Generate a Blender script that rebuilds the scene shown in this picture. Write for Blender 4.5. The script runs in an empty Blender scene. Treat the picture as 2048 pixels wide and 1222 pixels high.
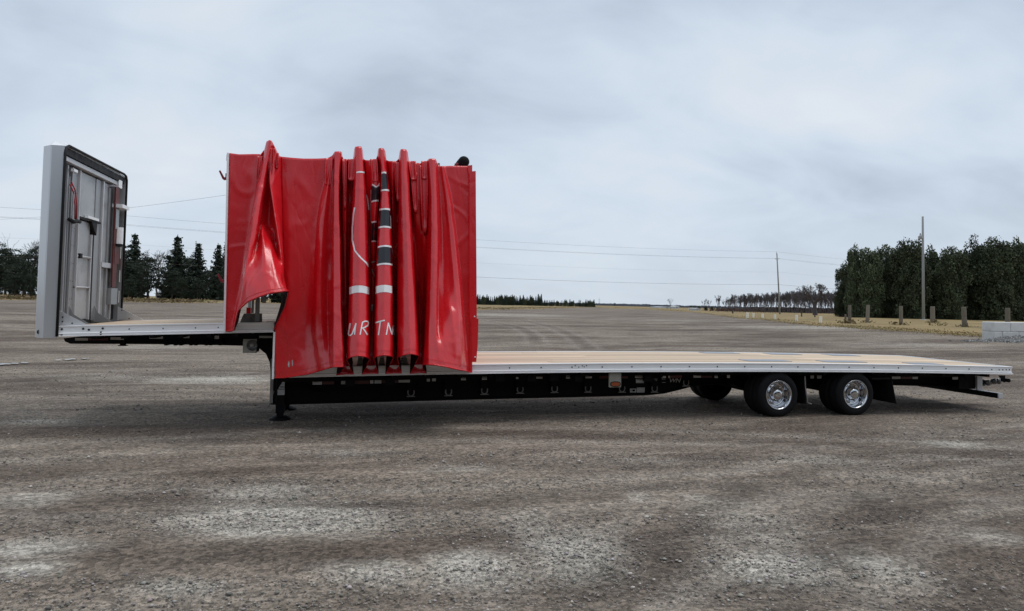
import bpy, bmesh, math, random
import numpy as np
from mathutils import Vector, Matrix, noise
from mathutils.bvhtree import BVHTree

scene = bpy.context.scene
COL = scene.collection
R_ = math.radians

# ------------------------------------------------------------------ camera
FPX, CXP, CYP, CAM_H = 1365.0, 1024.0, 551.0, 1.87      # survey of the photograph (2048 px wide)
YAW, PIT, ROL = R_(12.8), R_(2.3), R_(1.09)
_f = Vector((math.sin(YAW)*math.cos(PIT), math.cos(YAW)*math.cos(PIT), math.sin(PIT)))
_r0 = Vector((math.cos(YAW), -math.sin(YAW), 0)); _u0 = _r0.cross(_f)
_r = _r0*math.cos(ROL) + _u0*math.sin(ROL)
_u = _u0*math.cos(ROL) - _r0*math.sin(ROL)
CAM = Vector((0, 0, CAM_H))
cd = bpy.data.cameras.new("camera"); cam = bpy.data.objects.new("camera", cd); COL.objects.link(cam)
cam.matrix_world = Matrix(((_r.x, _u.x, -_f.x, 0), (_r.y, _u.y, -_f.y, 0), (_r.z, _u.z, -_f.z, CAM_H), (0, 0, 0, 1)))
cd.sensor_width = 36; cd.lens = FPX/2048*36
cd.shift_y = (CYP-611)/2048
cd.clip_end = 20000; cd.clip_start = 0.05
scene.camera = cam

# ------------------------------------------------------------------ sky, sun, exposure
SUNV = Vector((0.36, -0.09, 0.92)).normalized()
world = bpy.data.worlds.new("World"); scene.world = world; world.use_nodes = True
wt = world.node_tree; wt.nodes.clear()
def wn(t, **k):
    n = wt.nodes.new(t)
    for a, b in k.items(): setattr(n, a, b)
    return n
def wl(a, b): wt.links.new(a, b)
wo = wn('ShaderNodeOutputWorld'); bg = wn('ShaderNodeBackground'); bg.inputs['Strength'].default_value = 0.1
sky = wn('ShaderNodeTexSky', sky_type='NISHITA', sun_disc=False)
sky.sun_elevation = math.asin(SUNV.z); sky.sun_rotation = math.atan2(SUNV.x, SUNV.y)
tc = wn('ShaderNodeTexCoord'); sx = wn('ShaderNodeSeparateXYZ'); wl(tc.outputs['Generated'], sx.inputs[0])
def wmath(op, a, b=None, c=None):
    n = wn('ShaderNodeMath', operation=op)
    for i, v in enumerate((a, b, c)):
        if v is None: continue
        if isinstance(v, (int, float)): n.inputs[i].default_value = v
        else: wl(v, n.inputs[i])
    return n.outputs[0]
zc = wmath('MAXIMUM', sx.outputs[2], 0.0)
zz = wmath('ADD', zc, 0.34)
cx_ = wmath('DIVIDE', sx.outputs[0], zz); cy_ = wmath('DIVIDE', sx.outputs[1], zz)
cmb = wn('ShaderNodeCombineXYZ'); wl(cx_, cmb.inputs[0]); wl(cy_, cmb.inputs[1])
def wnoise(scale, detail, rough, off, sc=(1, 1, 1), dist=0.0):
    mp = wn('ShaderNodeMapping'); mp.inputs['Location'].default_value = off; mp.inputs['Scale'].default_value = sc
    mp.inputs['Rotation'].default_value = (0, 0, R_(-22))
    wl(cmb.outputs[0], mp.inputs[0])
    n = wn('ShaderNodeTexNoise'); n.inputs['Scale'].default_value = scale; n.inputs['Detail'].default_value = detail
    n.inputs['Roughness'].default_value = rough; n.inputs['Distortion'].default_value = dist
    wl(mp.outputs[0], n.inputs['Vector']); return n.outputs[0]
n1 = wnoise(1.05, 4, 0.50, (3.1, 1.7, 0), (0.9, 1.15, 1), 0.5)
n2 = wnoise(3.0, 6, 0.55, (7.4, 2.2, 0), (0.85, 1.2, 1), 0.6)
mix = wmath('ADD', wmath('MULTIPLY', n1, 0.72), wmath('MULTIPLY', n2, 0.28))
cr = wn('ShaderNodeValToRGB'); wl(mix, cr.inputs[0])
e = cr.color_ramp.elements
e[0].position = 0.36; e[0].color = (0.455, 0.530, 0.630, 1)
e[1].position = 0.66; e[1].color = (0.725, 0.775, 0.835, 1)
k = e.new(0.45); k.color = (0.545, 0.630, 0.740, 1)
k = e.new(0.54); k.color = (0.635, 0.715, 0.810, 1)
hz = wn('ShaderNodeMapRange', interpolation_type='SMOOTHSTEP'); wl(zc, hz.inputs[0])
hz.inputs[1].default_value = 0.0; hz.inputs[2].default_value = 0.20; hz.inputs[3].default_value = 0.62; hz.inputs[4].default_value = 0.0
mh = wn('ShaderNodeMix', data_type='RGBA'); wl(hz.outputs[0], mh.inputs[0]); wl(cr.outputs[0], mh.inputs[6])
mh.inputs[7].default_value = (0.630, 0.705, 0.785, 1)
sc10 = wn('ShaderNodeVectorMath', operation='SCALE'); sc10.inputs['Scale'].default_value = 10.7; wl(mh.outputs[2], sc10.inputs[0])
ms = wn('ShaderNodeMix', data_type='RGBA'); ms.inputs[0].default_value = 0.93
wl(sky.outputs[0], ms.inputs[6]); wl(sc10.outputs[0], ms.inputs[7])
wl(ms.outputs[2], bg.inputs['Color']); wl(bg.outputs[0], wo.inputs[0])

ld = bpy.data.lights.new("sun", 'SUN'); ld.energy = 1.5; ld.angle = R_(32); ld.color = (1, 0.97, 0.93)
sun = bpy.data.objects.new("sun", ld); COL.objects.link(sun)
sun.rotation_euler = (-SUNV).to_track_quat('-Z', 'Y').to_euler(); sun.location = (0, 0, 40)
vs = scene.view_settings; vs.view_transform = 'Standard'; vs.look = 'None'; vs.gamma = 1; vs.use_curve_mapping = False; vs.exposure = 0.0
scene.render.resolution_x = 1024; scene.render.resolution_y = 611
scene.render.engine = 'CYCLES'

# ------------------------------------------------------------------ helpers
def ray(px, py): return _r*((px-CXP)/FPX) - _u*((py-CYP)/FPX) + _f
def at(px, py, Y):
    d = ray(px, py); return CAM + d*(Y/d.y)
def sstep(a, b, x):
    t = np.clip((x-a)/(b-a), 0, 1); return t*t*(3-2*t)
def terrain(x, y):
    x = np.asarray(x, float); y = np.asarray(y, float)
    d = np.hypot(x, y); ang = np.degrees(np.arctan2(x, np.maximum(y, 1e-3)))
    front = sstep(8, 14, y)
    h = 0.66*sstep(20, 66, d) + 0.68*sstep(60, 145, d)*sstep(-2, -12, ang)
    h = h - 1.10*sstep(110, 300, d)*sstep(16, 31, ang)
    return h*front
def ground_at(px, py):
    d = ray(px, py); t = 1.0; p = CAM
    step = 0.05
    for i in range(4000):
        q = CAM + d*t
        if q.z <= float(terrain(q.x, q.y)): break
        t += max(0.03, t*0.01)
        if t > 3000: break
    return Vector((q.x, q.y, float(terrain(q.x, q.y))))
def hgt(pxh, depth): return pxh*depth/FPX
def dep(p): return (Vector(p)-CAM).dot(_f)

ORG = {}
def thing(name, loc, label=None, cat=None, group=None, kind=None):
    o = bpy.data.objects.new(name, None); COL.objects.link(o); o.location = loc; o.empty_display_size = 0.2
    ORG[o] = Vector(loc); tag(o, label, cat, group, kind); return o
def tag(o, label=None, cat=None, group=None, kind=None):
    if label: o['label'] = label
    if cat: o['category'] = cat
    if group: o['group'] = group
    if kind: o['kind'] = kind
    return o
def link(name, me, mat, parent=None, origin=None):
    o = bpy.data.objects.new(name, me); COL.objects.link(o)
    if mat is not None and len(me.materials) == 0:
        for m in (mat if isinstance(mat, (list, tuple)) else [mat]): me.materials.append(m)
    if parent is not None:
        o.parent = parent; ORG[o] = ORG[parent]
    else:
        ORG[o] = Vector(origin) if origin is not None else Vector((0, 0, 0)); o.location = ORG[o]
    return o

class MB:
    def __init__(s): s.v = []; s.f = []
    def add(s, vs, fs):
        n = len(s.v); s.v += [tuple(p) for p in vs]; s.f += [tuple(i+n for i in f) for f in fs]; return s
    def box(s, x0, x1, y0, y1, z0, z1):
        return s.add([(x0,y0,z0),(x1,y0,z0),(x1,y1,z0),(x0,y1,z0),(x0,y0,z1),(x1,y0,z1),(x1,y1,z1),(x0,y1,z1)],
                     [(0,3,2,1),(4,5,6,7),(0,1,5,4),(1,2,6,5),(2,3,7,6),(3,0,4,7)])
    def prism(s, poly, axis, a, b):
        """polygon in the plane across axis ('y': x,z   'x': y,z   'z': x,y), extruded from a to b"""
        n = len(poly); out = []
        for c in (a, b):
            for p, q in poly:
                out.append({'y': (p, c, q), 'x': (c, p, q), 'z': (p, q, c)}[axis])
        fs = [tuple(range(n))[::-1], tuple(range(n, 2*n))] + [(i, (i+1) % n, n+(i+1) % n, n+i) for i in range(n)]
        return s.add(out, fs)
    def tube(s, pts, r, n=6, cap=True):
        pts = [Vector(p) for p in pts]; rs = r if isinstance(r, (list, tuple)) else [r]*len(pts)
        out = []; fs = []; up = None
        for i, p in enumerate(pts):
            d = (pts[min(i+1, len(pts)-1)] - pts[max(i-1, 0)]).normalized()
            if up is None:
                up = d.orthogonal().normalized()
            up = (up - d*up.dot(d)); up = up.normalized() if up.length > 1e-6 else d.orthogonal().normalized()
            w = d.cross(up)
            for j in range(n):
                a = 2*math.pi*j/n; out.append(p + (up*math.cos(a) + w*math.sin(a))*rs[i])
        for i in range(len(pts)-1):
            for j in range(n):
                fs.append((i*n+j, i*n+(j+1) % n, (i+1)*n+(j+1) % n, (i+1)*n+j))
        if cap: fs.append(tuple(range(n))[::-1]); fs.append(tuple(range((len(pts)-1)*n, len(pts)*n)))
        return s.add(out, fs)
    def lathe(s, prof, c, axis='y', n=32, sgn=1, caps=True):
        """profile (radius, offset along axis) turned about an axis through c"""
        out = []; fs = []
        for i, (r, h) in enumerate(prof):
            for j in range(n):
                a = 2*math.pi*j/n; p, q = r*math.cos(a), r*math.sin(a)
                out.append((c[0]+p, c[1]+sgn*h, c[2]+q) if axis == 'y' else (c[0]+p, c[1]+q, c[2]+h))
        for i in range(len(prof)-1):
            for j in range(n):
                fs.append((i*n+j, i*n+(j+1) % n, (i+1)*n+(j+1) % n, (i+1)*n+j))
        if caps and prof[0][0] > 1e-4: fs.append(tuple(range(n)))
        if caps and prof[-1][0] > 1e-4: fs.append(tuple(range((len(prof)-1)*n, len(prof)*n)))
        return s.add(out, fs)
    def sweepx(s, prof, xs, zf):
        """open/closed profile (y, dz) swept along x with base height zf(x)"""
        n = len(prof); out = []; fs = []
        for x in xs:
            z = zf(x)
            for y, dz in prof: out.append((x, y, z+dz))
        for i in range(len(xs)-1):
            for j in range(n): fs.append((i*n+j, i*n+(j+1) % n, (i+1)*n+(j+1) % n, (i+1)*n+j))
        fs.append(tuple(range(n))[::-1]); fs.append(tuple(range((len(xs)-1)*n, len(xs)*n)))
        return s.add(out, fs)
    def mesh(s, name, origin=(0, 0, 0), smooth=False, fix=True):
        me = bpy.data.meshes.new(name); o = Vector(origin)
        me.from_pydata([tuple(Vector(p)-o) for p in s.v], [], s.f)
        if fix:
            bm = bmesh.new(); bm.from_mesh(me); bmesh.ops.recalc_face_normals(bm, faces=bm.faces); bm.to_mesh(me); bm.free()
        if smooth: me.polygons.foreach_set('use_smooth', [True]*len(me.polygons))
        return me
    def build(s, name, mat, parent=None, origin=None, smooth=False, bevel=0, fix=True):
        org = ORG[parent] if parent is not None else (origin or (0, 0, 0))
        o = link(name, s.mesh(name, org, smooth, fix), mat, parent, origin)
        if bevel:
            b = o.modifiers.new('bevel', 'BEVEL'); b.width = bevel; b.segments = 2; b.limit_method = 'ANGLE'; b.angle_limit = R_(40)
        return o
def copy_tree(o, loc, parent=None, scale=None, rotz=None):
    c = o.copy(); COL.objects.link(c)
    if parent is not None: c.parent = parent
    if loc is not None: c.location = loc
    if scale is not None: c.scale = scale
    if rotz is not None: c.rotation_euler = (c.rotation_euler[0], c.rotation_euler[1], rotz)
    for ch in list(o.children): copy_tree(ch, None, c)
    return c

# ------------------------------------------------------------------ materials
def material(name, base, rough=0.6, metal=0.0, var=0.12, scale=6.0, bump=0.0, bscale=40.0, coat=0.0, stretch=(1, 1, 1), obj_rand=0.0, spec=0.5, attr=None, detail=5, dirt=None):
    m = bpy.data.materials.new(name); m.use_nodes = True; t = m.node_tree; b = t.nodes['Principled BSDF']
    b.inputs['Roughness'].default_value = rough; b.inputs['Metallic'].default_value = metal
    b.inputs['Coat Weight'].default_value = coat; b.inputs['Coat Roughness'].default_value = 0.12
    b.inputs['Specular IOR Level'].default_value = spec
    c = t.nodes.new('ShaderNodeTexCoord'); mp = t.nodes.new('ShaderNodeMapping'); mp.inputs['Scale'].default_value = stretch
    t.links.new(c.outputs['Object'], mp.inputs[0])
    n = t.nodes.new('ShaderNodeTexNoise'); n.inputs['Scale'].default_value = scale; n.inputs['Detail'].default_value = detail; n.inputs['Roughness'].default_value = 0.6
    t.links.new(mp.outputs[0], n.inputs['Vector'])
    mr = t.nodes.new('ShaderNodeMapRange'); mr.inputs[1].default_value = 0.25; mr.inputs[2].default_value = 0.75
    mr.inputs[3].default_value = 1-var; mr.inputs[4].default_value = 1+var; t.links.new(n.outputs[0], mr.inputs[0])
    val = mr.outputs[0]
    if obj_rand:
        oi = t.nodes.new('ShaderNodeObjectInfo'); m2 = t.nodes.new('ShaderNodeMapRange')
        m2.inputs[3].default_value = 1-obj_rand; m2.inputs[4].default_value = 1+obj_rand; t.links.new(oi.outputs['Random'], m2.inputs[0])
        mm = t.nodes.new('ShaderNodeMath'); mm.operation = 'MULTIPLY'; t.links.new(val, mm.inputs[0]); t.links.new(m2.outputs[0], mm.inputs[1]); val = mm.outputs[0]
    vm = t.nodes.new('ShaderNodeVectorMath'); vm.operation = 'SCALE'; t.links.new(val, vm.inputs['Scale'])
    if attr:
        at_ = t.nodes.new('ShaderNodeAttribute'); at_.attribute_name = attr; t.links.new(at_.outputs['Color'], vm.inputs[0])
    else: vm.inputs[0].default_value = base[:3]
    out = vm.outputs[0]
    if dirt:
        dcol, dscale, lo, hi = dirt
        dn = t.nodes.new('ShaderNodeTexNoise'); dn.inputs['Scale'].default_value = dscale; dn.inputs['Detail'].default_value = 6; dn.inputs['Roughness'].default_value = 0.65
        t.links.new(mp.outputs[0], dn.inputs['Vector'])
        dr = t.nodes.new('ShaderNodeMapRange'); dr.inputs[1].default_value = lo; dr.inputs[2].default_value = hi; t.links.new(dn.outputs[0], dr.inputs[0])
        dm = t.nodes.new('ShaderNodeMix'); dm.data_type = 'RGBA'; t.links.new(dr.outputs[0], dm.inputs[0]); t.links.new(out, dm.inputs[6]); dm.inputs[7].default_value = (*dcol, 1); out = dm.outputs[2]
    t.links.new(out, b.inputs['Base Color'])
    rr = t.nodes.new('ShaderNodeMapRange'); rr.inputs[1].default_value = 0.3; rr.inputs[2].default_value = 0.7
    rr.inputs[3].default_value = max(rough*0.85, 0.02); rr.inputs[4].default_value = min(rough*1.2, 1); t.links.new(n.outputs[0], rr.inputs[0]); t.links.new(rr.outputs[0], b.inputs['Roughness'])
    if bump:
        bn = t.nodes.new('ShaderNodeTexNoise'); bn.inputs['Scale'].default_value = bscale; bn.inputs['Detail'].default_value = 4
        t.links.new(mp.outputs[0], bn.inputs['Vector'])
        bp = t.nodes.new('ShaderNodeBump'); bp.inputs['Strength'].default_value = bump; bp.inputs['Distance'].default_value = 0.02
        t.links.new(bn.outputs[0], bp.inputs['Height']); t.links.new(bp.outputs[0], b.inputs['Normal'])
    return m
M = {}
M['alu'] = material('aluminium_rail', (0.95, 0.955, 0.965), 0.42, 0.12, 0.04, 3, 0.04, 60, stretch=(0.3, 3, 6), dirt=((0.55, 0.54, 0.52), 1.6, 0.60, 0.85))
M['alu_bar'] = material('bulkhead_bars', (0.58, 0.585, 0.60), 0.42, 0.35, 0.12, 3, 0.04, 40, stretch=(1, 1, 0.4), dirt=((0.34, 0.34, 0.34), 1.6, 0.55, 0.8))
M['alu_dull'] = material('dull_aluminium', (0.40, 0.41, 0.42), 0.45, 0.65, 0.12, 2.5, 0.05, 30, stretch=(1, 1, 0.4), dirt=((0.33, 0.33, 0.33), 1.3, 0.52, 0.8))
M['alu_shell'] = material('smooth_aluminium_shell', (0.60, 0.61, 0.625), 0.28, 0.55, 0.05, 1.2, 0.03, 3, stretch=(1, 1, 0.3))
M['alu_sheet'] = material('mill_aluminium_sheet', (0.44, 0.445, 0.45), 0.40, 0.45, 0.25, 2.2, 0.06, 5, dirt=((0.22, 0.22, 0.225), 1.7, 0.48, 0.75))
M['black'] = material('black_chassis_paint', (0.006, 0.006, 0.007), 0.55, 0, 0.3, 5, 0.05, 30, dirt=((0.018, 0.016, 0.014), 2.0, 0.60, 0.9), spec=0.12)
M['rubber'] = material('tyre_rubber', (0.009, 0.009, 0.010), 0.75, 0, 0.25, 9, 0.1, 60, spec=0.15)
M['gasket'] = material('black_seal', (0.010, 0.010, 0.012), 0.6, 0, 0.2, 9, 0.1, 40, spec=0.3)
M['chrome'] = material('polished_rim', (0.56, 0.57, 0.59), 0.09, 1.0, 0.05, 4)
M['wood'] = material('deck_wood', (0.62, 0.48, 0.34), 0.65, 0, 0.20, 3, 0.08, 40, stretch=(0.25, 6, 6), obj_rand=0.20, dirt=((0.40, 0.33, 0.26), 0.9, 0.58, 0.85))
M['plate'] = material('blue_grey_deck_plate', (0.27, 0.30, 0.35), 0.5, 0.3, 0.15, 5, 0.1, 40)
M['white_tape'] = material('white_reflective_tape', (0.42, 0.42, 0.41), 0.45, 0, 0.15, 20)
M['red_tape'] = material('red_reflective_tape', (0.07, 0.008, 0.010), 0.45, 0, 0.15, 20)
M['decal'] = material('white_decal', (0.50, 0.50, 0.49), 0.5, 0, 0.25, 60)
M['lampbox'] = material('grey_beige_lamp_housing', (0.30, 0.29, 0.255), 0.5, 0, 0.15, 12, 0.05, 60)
M['amber'] = material('amber_lens', (0.30, 0.06, 0.015), 0.2, 0, 0.2, 40, coat=0.5)
M['lens'] = material('dark_lens', (0.05, 0.05, 0.048), 0.15, 0, 0.2, 40, coat=0.6)
M['lens_in'] = material('lens_centre', (0.25, 0.24, 0.21), 0.3, 0, 0.2, 40, coat=0.6)
M['red'] = material('red_vinyl', (0.68, 0.008, 0.016), 0.27, 0, 0.06, 1.5, 0.03, 5, coat=0.0, spec=0.85)
def vinyl_creases(m):
    t = m.node_tree; b = t.nodes['Principled BSDF']; tcn = t.nodes.new('ShaderNodeTexCoord'); hs = []
    for rot, sc, st in ((0.0, 2.6, (1, 1, 0.22)), (0.9, 2.2, (1, 1, 0.3)), (-0.8, 2.4, (1, 1, 0.3))):
        mp = t.nodes.new('ShaderNodeMapping'); mp.inputs['Rotation'].default_value = (0, rot, 0); mp.inputs['Scale'].default_value = st; mp.inputs['Location'].default_value = (rot*3, 1, 2)
        n = t.nodes.new('ShaderNodeTexNoise'); n.inputs['Scale'].default_value = sc; n.inputs['Detail'].default_value = 2.5; n.inputs['Distortion'].default_value = 0.6
        a = t.nodes.new('ShaderNodeMath'); a.operation = 'SUBTRACT'; a.inputs[1].default_value = 0.5; c = t.nodes.new('ShaderNodeMath'); c.operation = 'ABSOLUTE'
        d = t.nodes.new('ShaderNodeMath'); d.operation = 'MINIMUM'; d.inputs[1].default_value = 0.05
        t.links.new(tcn.outputs['Object'], mp.inputs[0]); t.links.new(mp.outputs[0], n.inputs['Vector']); t.links.new(n.outputs[0], a.inputs[0]); t.links.new(a.outputs[0], c.inputs[0]); t.links.new(c.outputs[0], d.inputs[0]); hs.append(d.outputs[0])
    s_ = t.nodes.new('ShaderNodeMath'); s_.operation = 'ADD'; t.links.new(hs[0], s_.inputs[0]); t.links.new(hs[1], s_.inputs[1])
    s2 = t.nodes.new('ShaderNodeMath'); s2.operation = 'ADD'; t.links.new(s_.outputs[0], s2.inputs[0]); t.links.new(hs[2], s2.inputs[1])
    bp = t.nodes.new('ShaderNodeBump'); bp.inputs['Strength'].default_value = 0.55; bp.inputs['Distance'].default_value = 0.05; t.links.new(s2.outputs[0], bp.inputs['Height'])
    old = b.inputs['Normal'].links[0].from_socket if b.inputs['Normal'].links else None
    if old: t.links.new(old, bp.inputs['Normal'])
    t.links.new(bp.outputs[0], b.inputs['Normal'])
vinyl_creases(M['red'])
M['lining'] = material('dark_lining', (0.040, 0.006, 0.009), 0.85, 0, 0.2, 3, spec=0.05)
M['white_print'] = material('white_print', (0.88, 0.885, 0.89), 0.36, 0, 0.03, 2)
M['black_print'] = material('black_print', (0.014, 0.018, 0.024), 0.30, 0, 0.1, 2, spec=0.5)
M['black_cloth'] = material('black_rolled_cloth', (0.010, 0.010, 0.011), 0.85, 0, 0.3, 12, 0.3, 40, spec=0.2)
M['latch'] = material('dark_red_latch', (0.22, 0.014, 0.022), 0.4, 0, 0.15, 10)
M['maroon'] = material('maroon_panel', (0.11, 0.018, 0.016), 0.5, 0, 0.2, 4)
M['hose'] = material('red_hose', (0.40, 0.03, 0.04), 0.5, 0, 0.1, 10)
M['steel'] = material('galvanised_plate', (0.26, 0.25, 0.235), 0.55, 0.45, 0.25, 9, 0.1, 40, dirt=((0.16, 0.15, 0.14), 8, 0.55, 0.75))
M['concrete'] = material('precast_concrete', (0.62, 0.615, 0.595), 0.85, 0, 0.14, 2.5, 0.25, 22, obj_rand=0.05, dirt=((0.40, 0.395, 0.375), 1.4, 0.5, 0.75))
M['post'] = material('weathered_wood', (0.17, 0.145, 0.115), 0.85, 0, 0.3, 4, 0.3, 14, stretch=(6, 6, 0.7), obj_rand=0.2)
M['stone'] = material('pale_limestone', (0.46, 0.44, 0.40), 0.85, 0, 0.2, 20, 0.2, 40)
M['white_post'] = material('flaking_white_paint', (0.80, 0.76, 0.66), 0.8, 0, 0.2, 6, 0.2, 20, dirt=((0.35, 0.30, 0.24), 3.5, 0.58, 0.75))
M['pole'] = material('grey_pole_wood', (0.27, 0.275, 0.27), 0.85, 0, 0.2, 2, 0.2, 12, stretch=(5, 5, 0.3))
M['wire'] = material('wire', (0.24, 0.25, 0.265), 0.6, 0, 0.1, 1)
M['insul'] = material('insulator', (0.30, 0.31, 0.32), 0.4, 0, 0.1, 4)
M['bark'] = material('bark', (0.075, 0.062, 0.052), 0.9, 0, 0.3, 3, 0.3, 12)
M['bare'] = material('bare_twigs', (0.085, 0.072, 0.074), 0.9, 0, 0.2, 2, obj_rand=0.15)
M['needle'] = material('spruce_needles', (1, 1, 1), 0.75, 0, 0.2, 0.6, attr='tint', spec=0.25, obj_rand=0.12)
M['cedar'] = material('cedar_leaves', (1, 1, 1), 0.75, 0, 0.30, 0.5, attr='tint', spec=0.25, obj_rand=0.32)
M['weeds'] = material('dry_weeds', (1, 1, 1), 0.9, 0, 0.2, 0.8, attr='tint', spec=0.1)
M['shed'] = material('pale_wall', (0.50, 0.52, 0.54), 0.8, 0, 0.1, 1)
M['shed_dark'] = material('dark_shed_wall', (0.05, 0.05, 0.055), 0.8, 0, 0.2, 1)
M['roofm'] = material('pale_roof', (0.62, 0.64, 0.66), 0.7, 0, 0.08, 0.6)
M['pebble'] = material('pebbles', (1, 1, 1), 0.9, 0, 0.2, 30, attr='tint', spec=0.25)
M['grass'] = material('dry_grass_field', (0.275, 0.205, 0.105), 0.95, 0, 0.32, 0.22, 0.5, 2.0, dirt=((0.15, 0.125, 0.06), 0.16, 0.48, 0.70), spec=0.1, detail=9)
M['hill'] = material('hazy_distant_woods', (0.075, 0.082, 0.100), 1.0, 0, 0.3, 0.02, spec=0.0)  # blue haze of distance put into the base colour

# ------------------------------------------------------------------ ground
def make_ground_material():
    m = bpy.data.materials.new('gravel_lot'); m.use_nodes = True; t = m.node_tree; b = t.nodes['Principled BSDF']
    L = t.links.new
    tcn = t.nodes.new('ShaderNodeTexCoord')
    def nz(scale, st=(1, 1, 1), detail=6, rough=0.6, rot=0.0, dist=0.0):
        mp = t.nodes.new('ShaderNodeMapping'); mp.inputs['Scale'].default_value = st; mp.inputs['Rotation'].default_value = (0, 0, rot)
        L(tcn.outputs['Object'], mp.inputs[0]); n = t.nodes.new('ShaderNodeTexNoise')
        n.inputs['Scale'].default_value = scale; n.inputs['Detail'].default_value = detail; n.inputs['Roughness'].default_value = rough; n.inputs['Distortion'].default_value = dist
        L(mp.outputs[0], n.inputs['Vector']); return n.outputs[0]
    def mrange(v, a, b_, c, d, smooth=False):
        n = t.nodes.new('ShaderNodeMapRange'); n.inputs[1].default_value = a; n.inputs[2].default_value = b_; n.inputs[3].default_value = c; n.inputs[4].default_value = d
        if smooth: n.interpolation_type = 'SMOOTHSTEP'
        L(v, n.inputs[0]); return n.outputs[0]
    def mth(op, a, b_):
        n = t.nodes.new('ShaderNodeMath'); n.operation = op
        for i, v in enumerate((a, b_)):
            if isinstance(v, (int, float)): n.inputs[i].default_value = v
            else: L(v, n.inputs[i])
        return n.outputs[0]
    def mixc(fac, a, b_):
        n = t.nodes.new('ShaderNodeMix'); n.data_type = 'RGBA'
        if isinstance(fac, (int, float)): n.inputs[0].default_value = fac
        else: L(fac, n.inputs[0])
        for i, v in ((6, a), (7, b_)):
            if isinstance(v, tuple): n.inputs[i].default_value = (*v, 1)
            else: L(v, n.inputs[i])
        return n.outputs[2]
    streak = nz(0.35, (0.32, 1.25, 1), 7, 0.62, R_(4), 0.4)
    streak2 = nz(1.1, (0.30, 1.6, 1), 6, 0.6, R_(-6), 0.5)
    blot = nz(0.55, (1, 1, 1), 7, 0.65)
    c = mixc(mrange(streak, 0.38, 0.60, 0, 1, True), (0.114, 0.088, 0.069), (0.230, 0.191, 0.153))
    c = mixc(mrange(streak2, 0.53, 0.70, 0, 0.6, True), c, (0.295, 0.255, 0.210))
    c = mixc(mrange(streak2, 0.46, 0.30, 0, 0.55, True), c, (0.078, 0.062, 0.051))
    c = mixc(mrange(blot, 0.52, 0.72, 0, 0.45, True), c, (0.172, 0.132, 0.106))
    # dry dusty patches and damp dark ones surveyed on the lot
    a1 = t.nodes.new('ShaderNodeAttribute'); a1.attribute_name = 'dust'
    edge = nz(2.6, (0.6, 1.2, 1), 8, 0.7)
    dm = mth('ADD', a1.outputs['Fac'], mth('MULTIPLY', mth('SUBTRACT', edge, 0.5), 1.0))
    c = mixc(mrange(dm, 0.12, 0.95, 0, 0.85, True), c, (0.43, 0.40, 0.345))
    a2 = t.nodes.new('ShaderNodeAttribute'); a2.attribute_name = 'damp'
    dd = mth('ADD', a2.outputs['Fac'], mth('MULTIPLY', mth('SUBTRACT', edge, 0.5), 0.9))
    c = mixc(mrange(dd, 0.30, 0.95, 0, 0.72, True), c, (0.066, 0.052, 0.042))
    a3 = t.nodes.new('ShaderNodeAttribute'); a3.attribute_name = 'track'
    tk_ = mth('MULTIPLY', a3.outputs['Fac'], mrange(edge, 0.3, 0.65, 0.1, 1.2))
    c = mixc(mrange(tk_, 0.0, 1.0, 0, 0.5), c, (0.075, 0.060, 0.049)); c = mixc(mrange(tk_, 0.0, -0.5, 0, 0.45), c, (0.33, 0.295, 0.25))
    # stones: several sizes of speckle
    vor = t.nodes.new('ShaderNodeTexVoronoi'); vor.inputs['Scale'].default_value = 38; vor.inputs['Randomness'].default_value = 1; L(tcn.outputs['Object'], vor.inputs['Vector'])
    sv = t.nodes.new('ShaderNodeSeparateColor'); L(vor.outputs['Color'], sv.inputs[0])
    fac = mrange(sv.outputs[0], 0, 1, 0.52, 1.5)
    fine = nz(95, (1, 1, 1), 3, 0.7)
    fac = mth('MULTIPLY', fac, mrange(fine, 0.3, 0.7, 0.62, 1.38))
    mid = nz(9, (0.6, 1.2, 1), 8, 0.75)
    fac = mth('MULTIPLY', fac, mrange(mid, 0.32, 0.68, 0.70, 1.30))
    big = nz(2.3, (0.4, 1.4, 1), 8, 0.72)
    fac = mth('MULTIPLY', fac, mrange(big, 0.3, 0.7, 0.74, 1.26))
    vs_ = t.nodes.new('ShaderNodeVectorMath'); vs_.operation = 'SCALE'; L(c, vs_.inputs[0]); L(fac, vs_.inputs['Scale'])
    L(vs_.outputs[0], b.inputs['Base Color'])
    b.inputs['Roughness'].default_value = 0.92; b.inputs['Specular IOR Level'].default_value = 0.2
    h = mth('ADD', mth('MULTIPLY', vor.outputs['Distance'], -0.55), mth('ADD', mth('MULTIPLY', fine, 0.35), mth('MULTIPLY', mid, 1.6)))
    bp = t.nodes.new('ShaderNodeBump'); bp.inputs['Strength'].default_value = 0.7; bp.inputs['Distance'].default_value = 0.020
    L(h, bp.inputs['Height']); L(bp.outputs[0], b.inputs['Normal'])
    return m
M['gravel'] = make_ground_material()

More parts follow.
